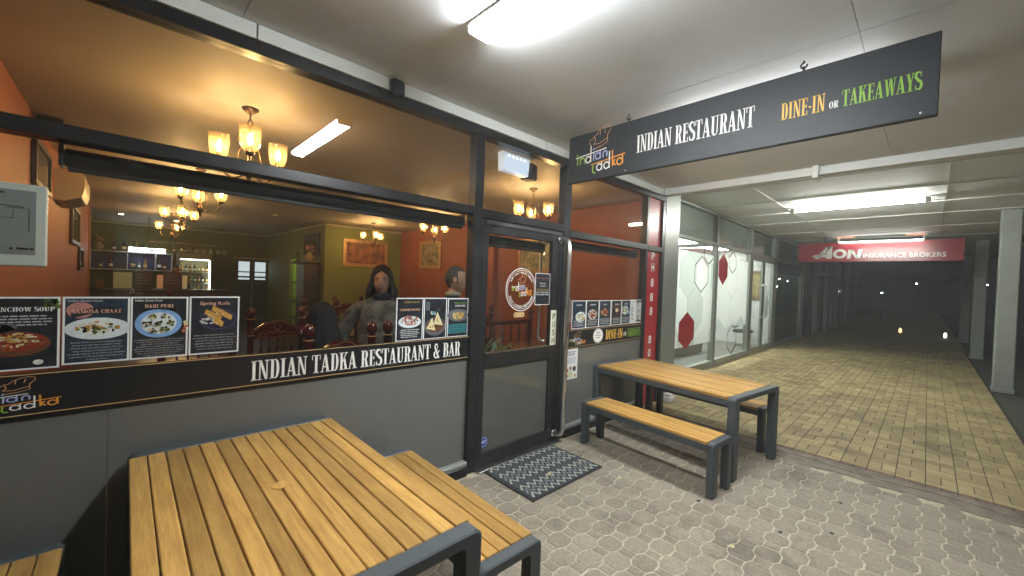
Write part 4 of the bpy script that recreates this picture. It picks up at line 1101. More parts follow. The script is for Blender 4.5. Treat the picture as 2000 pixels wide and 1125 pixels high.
op = thing('office_picture', 'framed picture on the office partition seen through the door', 'picture', (14.1, 1.3, 1.4))
MB().box(14.07, .75, 1.4, 14.098, 1.75, 2.3, c=.006).build('frame', mat('picture_wood', '6a5236', .5), op); MB().box(14.063, .85, 1.5, 14.069, 1.65, 2.2).build('canvas', mat('picture_ochre', '9a8a5a', .6, var=.5, vscale=6), op)

# ================================================================== BEYOND: columns, dark shops, street
M_COL = mat('column_paint', '8f948f', .7, var=.1, vscale=4, bump=.12, bscale=40)
for x, lb in ((5.72, 'square concrete column nearest the camera at the kerb'), (11.48, 'largest square concrete column at the right edge of the arcade'), (17.24, 'second square concrete column beyond the largest one'), (23.0, 'third dim square column furthest down the arcade'), (-0.1, 'square concrete column behind the camera')):
    c = thing('concrete_column', lb, 'column', (x + .12, -3.76, 0), 0, 'columns along the kerb')
    MB().box(x, -3.64, .0, x + .24, -3.885, 3.34, c=.012).build('shaft', M_COL, c)
    MB().box(x - .012, -3.628, 0.0, x + .252, -3.897, .08, c=.006).build('base', M_COL, c)
fs_ = thing('dark_shopfront', 'unlit shopfront with pale posts beyond the insurance office', 'shopfront', (25, .5, 0))
MB().box(18.13, .9, 0, 20.8, 1.0, 3.4).build('recess_wall', mat('dark_wall', (.12, .12, .12), .8), fs_)
MB().box(20.8, .62, 0, 60, .72, 3.4).build('glass_wall', mat('dark_glass', (.012, .014, .015), .08), fs_)
for x in (20.75, 23.2, 24.9, 26.2, 30, 34): MB().box(x, .44, 0, x + .22, .6, 3.34, c=.01).build('post', M_COL, fs_)
MB().box(20.98, .5, 2.5, 40, .58, 2.58).build('transom', M_COL, fs_)
rs = thing('street_building', 'dark low building across the road', 'building', (50, -30, 0))
MB().box(20, -42, -.16, 90, -32, 5.5).build('wall', mat('far_wall', (.2, .2, .2), .8), rs)
for k in range(9): MB().box(24 + k * 7, -32.06, .8, 27 + k * 7, -31.99, 2.6).build('window', MATS['dark_glass'], rs)
MB().box(62, -20, -.16, 64, 40, 7).build('end_wall', MATS['far_wall'], rs)
E_LAMP = emitter('street_lamp_glow', (.95, 1, .95), 60.0)
for k, (x, y, z, lb) in enumerate(((38, -2.2, 2.55, 'tiny lamp glow far down the arcade, upper one'), (46.5, -5.8, 2.75, 'distant street lamp left of the largest column'), (48.5, -6.9, 3.0, 'distant street lamp seen against the largest column edge'), (49, -7.2, 2.2, 'distant street lamp low beside the largest column'), (36.5, 2.0 - 2.6, 1.85, 'distant lamp beside the end of the office front'), (57, -8.8, 3.2, 'distant street lamp beyond the right columns'))):
    l = thing('street_lamp', lb, 'street lamp', (x, y, -.16), 0, 'distant street lamps')
    MB().tube([(x, y, -.16), (x, y, z - .05)], .035, 6).build('pole', M_ROOF, l); MB().ball((x, y, z), .035, 8, 6).build('lamp_head', E_LAMP, l)
    MB().box(x - .1, y - .1, z + .055, x + .1, y + .1, z + .075).build('lamp_hood', M_ROOF, l)
for x, y, c, lb in ((25.0, -1.95, (1, .45, .2), 'added orange glow standing in for a distant light spot on the arcade floor'), (24.1, -3.3, (1, .95, .8), 'added white glow standing in for a distant light spot by the kerb columns')):  # added glowing stand-ins for distant spots of reflected light
    l = thing('light_spot_standin', lb, 'lantern', (x, y, 0), 0, 'added light spots on the arcade floor')
    MB().lathe([(.07, 0), (.07, .03), (.03, .05)], (x, y, 0), 10).build('base', M_WIRE, l)
    MB().lathe([(.03, .05), (.055, .1), (.05, .2), (.02, .26), (1e-5, .27)], (x, y, 0), 10).build('glow_body', emitter('light_spot_%d' % int(c[1] * 100), c, 2.2), l, True)
    MB().tube([(x + .06 * math.cos(t), y, .2 + .13 * math.sin(t)) for t in [k * PI / 8 for k in range(9)]], .005, 6).build('handle', M_WIRE, l)
# ================================================================== RESTAURANT ROOM
FLZ = 0.05
M_ORANGE = mat('orange_wall_paint', '8f4a26', .6, var=.07, vscale=2, bump=.12, bscale=14)
M_GREENW = mat('olive_wall_paint', '70761f', .6, var=.06, vscale=2)
M_DGREEN = mat('dark_green_wall_paint', '4b5124', .65, var=.08, vscale=2)
M_ICEIL = mat('cream_ceiling_paint', 'a39885', .6, var=.04, vscale=1.5)
M_IFLR = mat('dark_floor_tile', '3a2a20', .35, var=.2, vscale=4)
M_CORN = mat('cornice_paint', 'a89f86', .6)
rm = struct('restaurant_room')
MB().box(-1.5, .08, -.1, 5.7, 13.5, FLZ).build('floor', M_IFLR, rm)
MB().box(-1.5, .075, 3.0, 5.74, 13.5, 3.08).build('ceiling', M_ICEIL, rm)
MB().box(-.75, .08, FLZ, -.6, 10.0, 3.0).build('side_wall', M_ORANGE, rm)
MB().box(-.77, 10.0, FLZ, -.57, 10.12, 3.0, c=.01).build('wall_end_post', mat('tan_timber', '8a5a35', .5, var=.2, vscale=5, stretch=(5, 5, .5)), rm)
MB().box(-1.5, 10.12, FLZ, -1.4, 13.4, 3.0).build('bar_side_wall', M_DGREEN, rm)
MB().box(-1.4, 9.995, FLZ, -.77, 10.1, 3.0).build('bar_return_wall', M_DGREEN, rm)
MB().box(-1.5, 13.4, FLZ, 3.7, 13.5, 3.0).build('back_wall', M_DGREEN, rm)
MB().box(3.6, 7.8, FLZ, 5.7, 7.9, 3.0).build('green_wall', M_GREENW, rm)
for y0, y1, z0 in ((7.9, 10.1, FLZ), (10.75, 13.4, FLZ), (10.1, 10.75, 2.15)): MB().box(3.6, y0, z0, 3.7, y1, 3.0).build('green_side_wall', M_GREENW, rm)
MB().box(5.68, .08, FLZ, 5.74, 7.8, 3.0).build('right_wall', M_ORANGE, rm)
MB().box(5.56, 3.6, FLZ, 5.678, 4.0, 2.998, c=.008).build('wall_pier', M_ORANGE, rm)
MB().box(3.6, 7.74, 2.94, 5.678, 7.798, 2.998, c=.02).box(3.54, 7.74, 2.94, 3.598, 13.34, 2.998, c=.02).box(-1.39, 13.34, 2.94, 3.54, 13.398, 2.998, c=.02).build('cornice', M_CORN, rm)
# lit passage behind the green side wall
MB().box(3.7, 10.75, FLZ, 5.2, 10.85, 2.6).box(5.1, 9.9, FLZ, 5.2, 10.75, 2.6).box(3.7, 9.9, FLZ, 5.1, 10.0, 2.6).box(3.7, 10.0, 2.5, 5.1, 10.75, 2.6).build('passage_wall', mat('lime_wall_paint', '8fb03c', .6), rm)
MB().box(4.1, 10.2, 2.47, 4.7, 10.5, 2.499).build('passage_light', emitter('passage_glow', (1, 1, .85), 9.0), rm)

# ------------------------------------------------------------------ chandeliers
M_BRONZE = mat('antique_bronze', '5a4632', .38, metal=.85, var=.25, vscale=40)
G_SHADE = glass('amber_ribbed_shade', (.98, .86, .62), .06, .08, .07, (.95, .68, .32), .6)
E_BULB = emitter('warm_bulb', (1.0, .67, .35), 480.0)
def chandelier():
    t = thing('chandelier', '', 'chandelier', (0, 0, 0), 0, 'three arm chandeliers')
    MB().lathe([(.012, -.05), (.03, -.035), (.058, -.012), (.06, -.001)], n=18).build('canopy', M_BRONZE, t, True, True)
    m = MB()
    for k in range(3):
        c = -.075 - k * .042
        m.tube([((.016 * math.cos(a) if k % 2 else 0), (0 if k % 2 else .016 * math.cos(a)), c + .026 * math.sin(a)) for a in [i * PI / 6 for i in range(13)]], .0036, 6)
    m.build('chain', M_BRONZE, t, True, True)
    MB().lathe([(1e-4, -.62), (.012, -.6), (.02, -.585), (.012, -.565), (.03, -.54), (.042, -.51), (.03, -.48), (.014, -.45), (.012, -.3), (.02, -.27), (.011, -.25), (.011, -.2), (1e-4, -.18)], n=12).build('stem', M_BRONZE, t, True, True)
    for k in range(3):
        a = k * 2 * PI / 3 + .35
        ca, sa = math.cos(a), math.sin(a)
        R_ = lambda r, z: (r * ca, r * sa, z)
        s = MB().tube([R_(r, z) for r, z in ((.012, -.2), (.05, -.185), (.085, -.2), (.095, -.235), (.075, -.26), (.055, -.245), (.062, -.225))], .005, 6)
        s.tube([R_(r, z) for r, z in ((.02, -.25), (.075, -.33), (.09, -.42), (.06, -.5), (.03, -.52))], .005, 6)
        s.build('scroll', M_BRONZE, t, True, True)
        arm = MB().tube([R_(r, z) for r, z in ((.03, -.5), (.07, -.545), (.12, -.56), (.175, -.53), (.215, -.475), (.235, -.42))], .0075, 8)
        arm.lathe([(.008, -.03), (.03, -.015), (.034, 0), (.02, .006), (.012, .05), (.012, .055)], R_(.235, -.405), 12)
        ao = arm.build('arm', M_BRONZE, t, True, True)
        pr_ = [(.026, -.4), (.045, -.388), (.06, -.355), (.067, -.31), (.068, -.26), (.07, -.235), (.078, -.218)]
        sh = MB(); n = 24; V = []
        for r, z in pr_:
            for j in range(n):
                th = 2 * PI * j / n; rr = r * (1 + (.03 if j % 2 else 0))
                V.append((.235 * ca + rr * math.cos(th), .235 * sa + rr * math.sin(th), z))
        sh.add(V, [(i * n + j, i * n + (j + 1) % n, (i + 1) * n + (j + 1) % n, (i + 1) * n + j) for i in range(len(pr_) - 1) for j in range(n)])
        sh.build('glass_shade', G_SHADE, ao, True, True)
        MB().lathe([(.008, -.345), (.014, -.33), (.0155, -.315), (.012, -.29), (.005, -.268), (1e-4, -.262)], (.235 * ca, .235 * sa, 0), 8).build('bulb', E_BULB, ao, True, True)
    return t
ch0 = chandelier()
chs = [(.7, 1.05, 'chandelier nearest the big window, in front of its upper pane', 0), (4.06, 1.09, 'chandelier seen through the glass above the door', .5), (.68, 3.8, 'second chandelier in the left row, just under the long blind', 1.2), (.68, 6.4, 'third chandelier in the left row, over the bar glasses', .2), (.76, 9.4, 'farthest chandelier in the left row, lowest in the photo', .8), (4.35, 4.0, 'chandelier before the orange wall picture', .6), (4.3, 6.6, 'chandelier over the large picture on the green wall', .0)]
for k, (x, y, lb, rz) in enumerate(chs):
    if k == 0: ch0.location = (x, y, 3.0); ch0.rotation_euler = (0, 0, rz); ch0['label'] = lb
    else: dup(ch0, (x, y, 3.0), rz, lb)
for k, (x, y) in enumerate(((-.1, 10.9), (.95, 11.2))):
    d = thing('downlight', ('small round downlight over the bar, nearer the orange wall', 'small round downlight over the bar, nearer the chandeliers')[k], 'downlight', (x, y, 2.99), 0, 'bar downlights')
    MB().lathe([(.06, 0), (.06, .009), (1e-4, .0095)], (x, y, 2.99), 16).build('trim_ring', M_WHITEMET, d); MB().lathe([(.042, 0), (1e-4, .0005)], (x, y, 2.9885), 16).build('lens', emitter('downlight_glow', (1, .8, .5), 60.0), d)

# ------------------------------------------------------------------ pictures, wall unit, small ceiling things
M_GILT = mat('pale_gilt_frame', 'b08a55', .4, metal=.3, var=.2, vscale=20)
M_DKWOOD = mat('dark_wood', '2a1710', .4, var=.3, vscale=6, stretch=(1, 1, 5))
def picture(label, cx, cy, cz, w, h, face, art, frame=M_GILT, bw=.09, group='framed pictures'):
    """face: unit direction the picture looks along, 'y-' or 'x-' or 'x+'"""
    t = thing('framed_picture', label, 'picture', (cx, cy, cz - h / 2), 0, group)
    def B(u0, z0, u1, z1, d0, d1, name, m, c=.006):
        if face == 'y-': o = MB().box(cx + u0, cy - d1, cz + z0, cx + u1, cy - d0, cz + z1, c=c)
        elif face == 'x-': o = MB().box(cx - d1, cy + u0, cz + z0, cx - d0, cy + u1, cz + z1, c=c)
        else: o = MB().box(cx + d0, cy + u0, cz + z0, cx + d1, cy + u1, cz + z1, c=c)
        return o.build(name, m, t)
    for n_, (a, b, c_, d_) in (('frame_rail', (-w/2, -h/2, w/2, -h/2 + bw)), ('frame_rail', (-w/2, h/2 - bw, w/2, h/2)), ('frame_stile', (-w/2, -h/2 + bw, -w/2 + bw, h/2 - bw)), ('frame_stile', (w/2 - bw, -h/2 + bw, w/2, h/2 - bw))):
        B(a, b, c_, d_, 0, .035, n_, frame)
    B(-w/2 + bw, -h/2 + bw, w/2 - bw, h/2 - bw, .004, .012, 'canvas', art, 0)
    B(-w/2 + bw, -h/2 + bw, w/2 - bw, h/2 - bw, .016, .019, 'cover_glass', G_CLEAR, 0)
    return t
A_RED = mat('red_brown_painting', '4a1d16', .6, var=.7, vscale=5, col2='a8623e'); A_GREY = mat('grey_painting', '4d4434', .6, var=.6, vscale=7, col2='a89a78'); A_TAN = mat('tan_drawing', '8a7a58', .6, var=.4, vscale=9, col2='cdbf98'); A_PALE = mat('pale_print', '5a5146', .6, var=.4, vscale=5, col2='8a8070')
picture('wide gilt framed red brown painting on the green wall above the woman', 4.66, 7.798, 2.30, 1.24, .72, 'y-', A_RED)
picture('upright gilt framed grey painting on the orange wall above the man', 5.678, 6.2, 2.31, 1.0, .72, 'x-', A_GREY)
picture('gilt framed pale drawing on the orange wall behind the round door decal', 5.678, 2.5, 2.21, .9, .42 * 1.6, 'x-', A_TAN, bw=.06)
picture('framed print on the left orange wall nearest the window', -.598, 3.1, 2.6, 1.0, .42, 'x+', A_PALE, M_DKWOOD, .05)
picture('framed print on the left orange wall under the air conditioner', -.598, 6.6, 2.32, 1.35, .58, 'x+', A_PALE, M_DKWOOD, .06)
picture('dark framed print low on the left wall near the bar', -.598, 7.8, 1.82, .9, .4, 'x+', A_GREY, M_DKWOOD, .05)
picture('dark hanging of two pale figures on the green side wall above the cabinet', 3.598, 8.75, 2.48, 1.2, .62, 'x-', mat('two_figures_print', (.02, .015, .012), .6, var=.5, vscale=3, col2='6a4a34'), M_DKWOOD, .05)
ac = thing('air_conditioner', 'white wall mounted air conditioner on the left orange wall', 'air conditioner', (-.48, 4.6, 2.44))
M_ACW = mat('aged_white_plastic', 'b5a78e', .4)
MB().prism([(-.6, 2.80), (-.6, 2.44), (-.52, 2.44), (-.385, 2.50), (-.36, 2.6), (-.36, 2.74), (-.385, 2.79), (-.42, 2.80)][::-1], 4.15, 5.05, 'y').build('case', M_ACW, ac)
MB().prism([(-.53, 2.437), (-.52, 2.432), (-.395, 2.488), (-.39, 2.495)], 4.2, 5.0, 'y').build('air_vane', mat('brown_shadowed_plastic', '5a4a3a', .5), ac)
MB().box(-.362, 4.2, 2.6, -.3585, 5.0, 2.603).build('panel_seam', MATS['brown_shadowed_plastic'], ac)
def speaker(label, x, y, z, w, d, h, rz=0):
    t = thing('loudspeaker', label, 'loudspeaker', (x, y, z), rz, 'small black loudspeakers')
    MB().box(-w/2, -d/2, 0, w/2, d/2, h, c=.01).build('cabinet', mat('speaker_black', (.012, .012, .014), .5), t, local=True)
    MB().box(-w/2 + .01, -d/2 - .006, .012, w/2 - .01, -d/2 - .001, h - .012, c=.002).build('grille', mat('speaker_cloth', (.006, .006, .007), .9), t, local=True)
    MB().box(-.015, d/2 + .001, h * .4, .015, d/2 + .05, h * .6).build('bracket', M_WIRE, t, local=True)
speaker('black loudspeaker in the ceiling corner above the left orange wall', -.5, 2.75, 2.82, .16, .16, .2)
speaker('black loudspeaker beside the lit sign box above the door', 3.14, .3, 2.80, .13, .14, .17, .3)
ex = thing('exit_light_box', 'white lit sign box above the door inside the glass', 'light box', (2.83, .2, 2.77))
MB().prism([(2.66, 2.985), (2.67, 2.80), (3.03, 2.80), (3.05, 2.985)][::-1], .2, .27, 'y').build('case', mat('milky_case', (.6, .65, .7), .3, emit=.35, ecol=(.8, .88, 1)), ex)
MB().box(2.70, .193, 2.82, 3.02, .1985, 2.965).build('lit_face', emitter('lightbox_face', (.72, .82, 1.0), .62), ex)
for k in range(5): MB().box(2.735 + k * .055, .190, 2.945, 2.75 + k * .055, .1925, 2.958).build('diode', emitter('diode_glow', (.9, .95, 1), 6.0), ex)
MB().box(2.83, .2, 2.986, 2.87, .26, 2.999).build('ceiling_plate', M_WHITEMET, ex)
sd = thing('smoke_detector', 'flat white smoke detector on the ceiling toward the green wall', 'smoke detector', (2.4, 7.4, 2.96)); MB().lathe([(.02, 0), (.055, .008), (.06, .039)], (2.4, 7.4, 2.96), 16).build('housing', M_ACW, sd)

# ------------------------------------------------------------------ bar
M_BARW = mat('bar_dark_red_wood', '3a1410', .35, var=.3, vscale=4)
bar = thing('bar_counter', 'dark red wood bar counter at the back of the restaurant', 'counter', (.4, 10.4, FLZ))
MB().box(-.75, 10.3, FLZ, 2.0, 10.38, 1.14).build('front_panel', M_BARW, bar)
MB().box(-.8, 10.2, 1.142, 2.05, 10.75, 1.19, c=.008).build('counter_top', M_DKWOOD, bar)
for k in range(5): MB().box(-.6 + k * .52, 10.28, .2, -.2 + k * .52, 10.299, 1.02, c=.006).build('raised_panel', M_BARW, bar)
M_WSH = mat('white_shelf_edge', (.5, .5, .5), .5)
shf = thing('bar_shelf', 'white edged back bar shelf of three bays with a blue tinted back', 'shelf', (.15, 13.2, 1.66))
for x in (-.72, .02, .62, .99): MB().box(x, 13.05, 1.655, x + .025, 13.39, 2.13).build('divider', M_WSH, shf)
for z in (1.63, 2.13): MB().box(-.72, 13.04, z, 1.015, 13.39, z + .025).build('shelf_board', M_WSH, shf)
MB().box(-.70, 13.375, 1.656, 1.0, 13.388, 2.129).build('back_board', mat('navy_board', (.03, .045, .16), .6), shf)  # blue tint of the bays put into the board colour
M_BOT = [mat('bottle_%d' % k, c, .12, coat=.3) for k, c in enumerate(('16301a', '5a2a12', '101418', '6f7f70', 'a08038'))]
def bottle(x, y, z, h, k, label, par=None, grp='bottles'):
    r = h * .13
    m = MB().lathe([(r, 0), (r, h * .55), (r * .8, h * .65), (r * .36, h * .75), (r * .34, h * .97), (r * .4, h)], (x, y, z), 8)
    m.lathe([(r * 1.03, h * .2), (r * 1.03, h * .45)], (x, y, z), 8, 1)
    o = m.build('bottle', [M_BOT[k % 5], M_PAPER if k % 2 else P_GOLD], par, True)
    if par is None: tag(o, label, 'bottle', grp)
    return o
GB = 'bottles on the back bar shelf'
for k, x in enumerate((-.5, -.3, .15, .28, .41, .72, .84)): bottle(x, 13.2, 1.656, .28 + .04 * (k % 3), k, 'bottle standing in a bay of the back bar shelf', grp=GB)
GB = 'bottles on top of the back bar shelf'
for k, x in enumerate((-.25, -.05, .1, .22, .35)): bottle(x, 13.2, 2.156, .26 + .05 * (k % 2), k + 1, 'bottle standing on top of the back bar shelf', grp=GB)
def vase(label, x, y, z, s, body, flower):
    t = thing('flower_vase', label, 'vase', (x, y, z))
    MB().lathe([(.05 * s, 0), (.1 * s, .06 * s), (.115 * s, .13 * s), (.07 * s, .21 * s), (.045 * s, .24 * s), (.06 * s, .27 * s)], (x, y, z), 16).build('vase_body', body, t, True)
    m = MB(); st = MB()
    for k in range(11):
        a, r = random.uniform(0, 6.28), random.uniform(.02, .12) * s
        p = (x + r * math.cos(a), y + r * math.sin(a), z + (.36 + random.uniform(-.05, .08)) * s)
        m.ball(p, .035 * s, 7, 4); st.tube([(x, y, z + .25 * s), p], .004 * s, 4)
    m.build('blossom', flower, t, True); st.build('stem', mat('stem_green', '3a4a20', .7), t)
vase('pale vase with pink flowers on top of the back bar shelf', -.55, 13.2, 2.156, .9, mat('pale_ceramic', 'a89080', .4), mat('dusty_pink_petal', 'a8766a', .7))
tb = thing('tube_light', 'twin white tube light over the back bar shelf', 'tube light', (.45, 12.9, 2.2))
MB().box(.04, 12.93, 2.2, .85, 12.99, 2.24).build('backplate', M_DKWOOD, tb)
for z in (2.18, 2.26): MB().tube([(.05, 12.9, z), (.84, 12.9, z)], .016, 8).build('tube', emitter('bar_tube_glow', (.9, .95, 1), 14.0), tb, True)
fg = thing('drinks_fridge', 'lit glass door drinks fridge full of bottles behind the bar', 'fridge', (1.5, 12.7, FLZ))
M_FR = mat('fridge_case', '8d8878', .4)
for a in ((1.1, 12.5, FLZ, 1.13, 13.1, 2.02), (1.87, 12.5, FLZ, 1.9, 13.1, 2.02), (1.1, 12.5, 2.021, 1.9, 13.1, 2.18), (1.131, 13.07, FLZ, 1.869, 13.1, 2.02)): MB().box(*a).build('case_panel', M_FR, fg)
MB().box(1.16, 12.62, 2.0, 1.84, 12.68, 2.019).build('fridge_lamp', emitter('fridge_glow', (1, .95, .7), 15.0), fg)
MB().box(1.835, 12.53, .6, 1.866, 12.56, 1.98).build('fridge_lamp', MATS['fridge_glow'], fg)
MB().box(1.132, 12.49, .3, 1.868, 12.495, 2.02).build('glass_door', G_CLEAR, fg)
for z in (1.0, 1.3, 1.62): MB().box(1.132, 12.6, z, 1.868, 13.06, z + .015).build('shelf', M_WSH, fg)
kb = 0
for z in (1.016, 1.316, 1.636):
    for k in range(7):
        bottle(1.2 + k * .1, 12.68, z, .24, k + kb, 'bottle in the lit drinks fridge', grp='bottles in the drinks fridge')
    kb += 2
gr = thing('glass_rack', 'rack of upside down wine glasses hanging above the bar', 'rack', (1.2, 10.7, 2.0))
for y in (10.55, 10.75, 10.95): MB().box(.35, y, 2.36, 2.0, y + .03, 2.38).build('rail', M_DKWOOD, gr)
for x in (.4, 1.95): MB().tube([(x, 10.76, 2.38), (x, 10.76, 2.999)], .008, 6).build('hanger_rod', M_WIRE, gr)
G_WINE = glass('wine_glass', (.9, .9, .85), .12, .02, .05, (.8, .75, .6))
MW_ = MB().lathe([(.034, 0), (.033, -.002), (.004, -.012), (.004, -.09), (.02, -.105), (.038, -.14), (.037, -.19), (.032, -.21)], n=10).mesh('wine_glass', G_WINE, True)
for r, y in enumerate((10.57, 10.77)):
    for k in range(11):
        o = bpy.data.objects.new('wine_glass', MW_); COL.objects.link(o); o.location = (.42 + k * .15 + .05 * r, y, 2.36)
        tag(o, 'wine glass hanging upside down in the rack above the bar', 'wine glass', 'wine glasses in the rack')
# things on the bar
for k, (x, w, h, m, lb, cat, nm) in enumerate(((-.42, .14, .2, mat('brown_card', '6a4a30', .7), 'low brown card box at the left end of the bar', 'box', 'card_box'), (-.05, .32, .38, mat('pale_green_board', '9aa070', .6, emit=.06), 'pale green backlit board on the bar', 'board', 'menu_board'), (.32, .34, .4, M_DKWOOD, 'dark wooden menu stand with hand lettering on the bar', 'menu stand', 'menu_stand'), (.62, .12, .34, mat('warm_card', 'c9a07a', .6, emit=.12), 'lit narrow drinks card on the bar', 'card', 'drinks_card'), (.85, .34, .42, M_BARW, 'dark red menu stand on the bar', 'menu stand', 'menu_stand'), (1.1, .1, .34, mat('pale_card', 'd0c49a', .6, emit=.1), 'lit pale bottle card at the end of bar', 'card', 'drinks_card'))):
    t = thing(nm, lb, cat, (x, 10.55, 1.19))
    MB().box(x - w/2, 10.52, 1.205, x + w/2, 10.545, 1.205 + h, c=.004).build('panel', m, t); MB().box(x - w/2, 10.47, 1.1905, x + w/2, 10.59, 1.204).build('foot', M_DKWOOD, t)
    if nm == 'menu_stand': MB().flat([rect(-w*.35, h*.3 + j*.07, w*.3 - .03*j, h*.3 + j*.07 + .012) for j in range(4)], (x, 10.52, 1.205), FX, FZ, .001).build('chalk_lines', mat('chalk_grey', (.2, .2, .2), .8), t)
# wavy dark cabinet, vase and lantern against the green side wall
cb = thing('wavy_cabinet', 'tall dark cabinet with wavy open shelves against the green side wall', 'cabinet', (3.4, 9.0, FLZ))
wavy = [(8.05 + 1.35 + .08 * math.sin(z * 9.0) - .1 * (z > 1.55), z) for z in [FLZ + k * .08 for k in range(25)]]
MB().prism([(8.05, FLZ), *wavy, (8.05, wavy[-1][1])], 3.56, 3.597, 'x').build('back_panel', M_DKWOOD, cb)
MB().prism([(8.05, FLZ), (8.6, FLZ), (8.6, 1.95), (8.05, 1.95)], 3.2, 3.559, 'x').build('carcass', M_DKWOOD, cb)
for z in (.5, .95, 1.45, 1.97): MB().box(3.16, 8.0, z, 3.558, 9.42, z + .03, c=.01).build('shelf', M_DKWOOD, cb)
vase('round cream vase with pink and white flowers on the wavy cabinet', 3.38, 8.25, 2.0, 1.0, mat('cream_ceramic', 'a8926a', .4), mat('pink_petal', 'c08a72', .7))
lt = thing('oil_lantern', 'small dark oil lantern on the far end of the wavy cabinet', 'lantern', (3.38, 9.25, 2.0))
MB().lathe([(.08, 0), (.085, .04), (.05, .06)], (3.38, 9.25, 2.0), 12).build('fuel_tank', M_WIRE, lt); MB().lathe([(.045, .06), (.07, .12), (.05, .2), (.035, .23)], (3.38, 9.25, 2.0), 12).build('globe', G_WINE, lt, True)
MB().lathe([(.06, .23), (.03, .27), (.02, .3)], (3.38, 9.25, 2.0), 12).tube([(3.38, 9.25 + .1 * math.sin(a), 2.12 + .2 * math.cos(a)) for a in [-1.6 + k * .32 for k in range(11)]], .005, 6).build('cap', M_WIRE, lt)
# kitchen double door in the back wall
kd = thing('kitchen_door', 'grey swinging double door with two lit windows in the back wall', 'door', (3.12, 13.38, FLZ))
M_KD = mat('grey_door_paint', '4a4c44', .5)
for x0, x1 in ((2.66, 3.125), (3.135, 3.6)):
    d = MB().box(x0, 13.36, FLZ + .01, x0 + .07, 13.395, 2.15).box(x1 - .07, 13.36, FLZ + .01, x1, 13.395, 2.15).box(x0 + .07, 13.361, 2.05, x1 - .07, 13.394, 2.15).box(x0 + .07, 13.361, FLZ + .01, x1 - .07, 13.394, 1.44).build('leaf', M_KD, kd)
    MB().box(x0 + .07, 13.385, 1.44, x1 - .07, 13.39, 2.05).build('lit_window', emitter('kitchen_window_glow', (.85, .95, 1), .5), d)
    MB().box(x0 + .07, 13.375, 1.68, x1 - .07, 13.383, 1.72).box(x0 + .07, 13.375, 1.5, x1 - .07, 13.383, 1.56).build('window_bar', M_STEEL, d)
    MB().box(x0 + .05, 13.352, .2, x1 - .05, 13.3595, 1.25).build('kick_plate', mat('dark_kick_plate', (.06, .06, .065), .4, metal=.5), d)
MB().box(2.6, 13.34, 2.152, 3.66, 13.395, 2.19).box(3.1255, 13.357, FLZ, 3.1345, 13.37, 2.15).build('frame_head', M_WSH, kd)
# ================================================================== DINING FURNITURE
M_LACQ = mat('red_brown_lacquer', '4a130d', .22, var=.25, vscale=8, coat=.4)
M_GOLDP = mat('gold_painted_line', 'b08040', .35, metal=.4)
M_SEATF = mat('maroon_seat_fabric', '3a1216', .8)
TURN = [(.022, 0), (.026, .05), (.018, .08), (.026, .12), (.02, .3), (.028, .36), (.02, .4), (.028, .44), (.024, .62), (.03, .66), (.022, .7), (.03, .74), (.026, .98), (.034, 1.0), (.034, 1.015)]
def chair0_():
    t = thing('carved_chair', '', 'chair', (0, 0, 0), 0, 'carved red lacquer dining chairs')
    for s in (-1, 1):
        x = s * .235
        p = MB().lathe(TURN + [(.03, 1.02), (.034, 1.1), (.032, 1.16), (.036, 1.165), (.036, 1.18), (.026, 1.185)], (x, .2, 0), 12).build('back_post', M_LACQ, t, True, True)
        MB().lathe([(.018, 1.185), (.034, 1.2), (.041, 1.228), (.038, 1.255), (.024, 1.278), (.01, 1.288), (1e-4, 1.292)], (x, .2, 0), 12).build('finial', M_LACQ, p, True, True)
        MB().lathe([(.0375, 1.168), (.0378, 1.177)], (x, .2, 0), 12).lathe([(.035, 1.004), (.0352, 1.012)], (x, .2, 0), 12).build('gold_ring', M_GOLDP, p, True, True)
        MB().lathe([(a, b * .44) for a, b in TURN], (x, -.2, 0), 10).build('front_leg', M_LACQ, t, True, True)
    top = [(-.205, 1.04)] + [(-.205 + .41 * k / 20, 1.06 + .085 * math.sin(PI * k / 20) + .016 * abs(math.sin(PI * k / 20 * 2.5))) for k in range(21)] + [(.205, 1.04)]
    c = MB().prism([(-.205, .97), (.205, .97)] + top[::-1], .182, .218, 'y').build('crest_rail', M_LACQ, t, local=True)
    g2 = MB()
    for yy, sgn in ((.2185, -1), (.1815, 1)):
        O, U = ((0, yy, 0), (-1, 0, 0)) if sgn < 0 else ((0, yy, 0), (1, 0, 0))
        g2.flat(stroke([(-.195, .985), (.195, .985)], .005) + stroke([(a, b - .014) for a, b in top[1:-1]], .005), O, U, FZ, .0006)
        for s in (-1, 1):
            g2.flat(stroke([(s * .17, 1.0), (s * .14, 1.03), (s * .1, 1.01), (s * .07, 1.04), (s * .03, 1.03)], .006) + stroke([(0, 1.05), (s * .03, 1.08), (s * .02, 1.11)], .006) + stroke([(0, 1.05), (s * .04, 1.02)], .006), O, U, FZ, .0008)
    g2.build('gold_scrollwork', M_GOLDP, c, local=True)
    MB().box(-.21, .185, .58, .21, .215, .63, c=.006).build('lower_rail', M_LACQ, t, local=True)
    for k in range(5):
        MB().lathe([(.008, .631), (.014, .7), (.008, .76), (.015, .83), (.008, .9), (.009, .969)], (-.14 + k * .07, .2, 0), 8).build('spindle', M_LACQ, t, True, True)
    MB().box(-.25, -.22, .40, .25, .175, .45, c=.008).build('seat_frame', M_LACQ, t, local=True); MB().box(-.22, -.2, .4505, .22, .16, .49, c=.02).build('seat', M_SEATF, t, local=True)
    return t
c0 = chair0_()
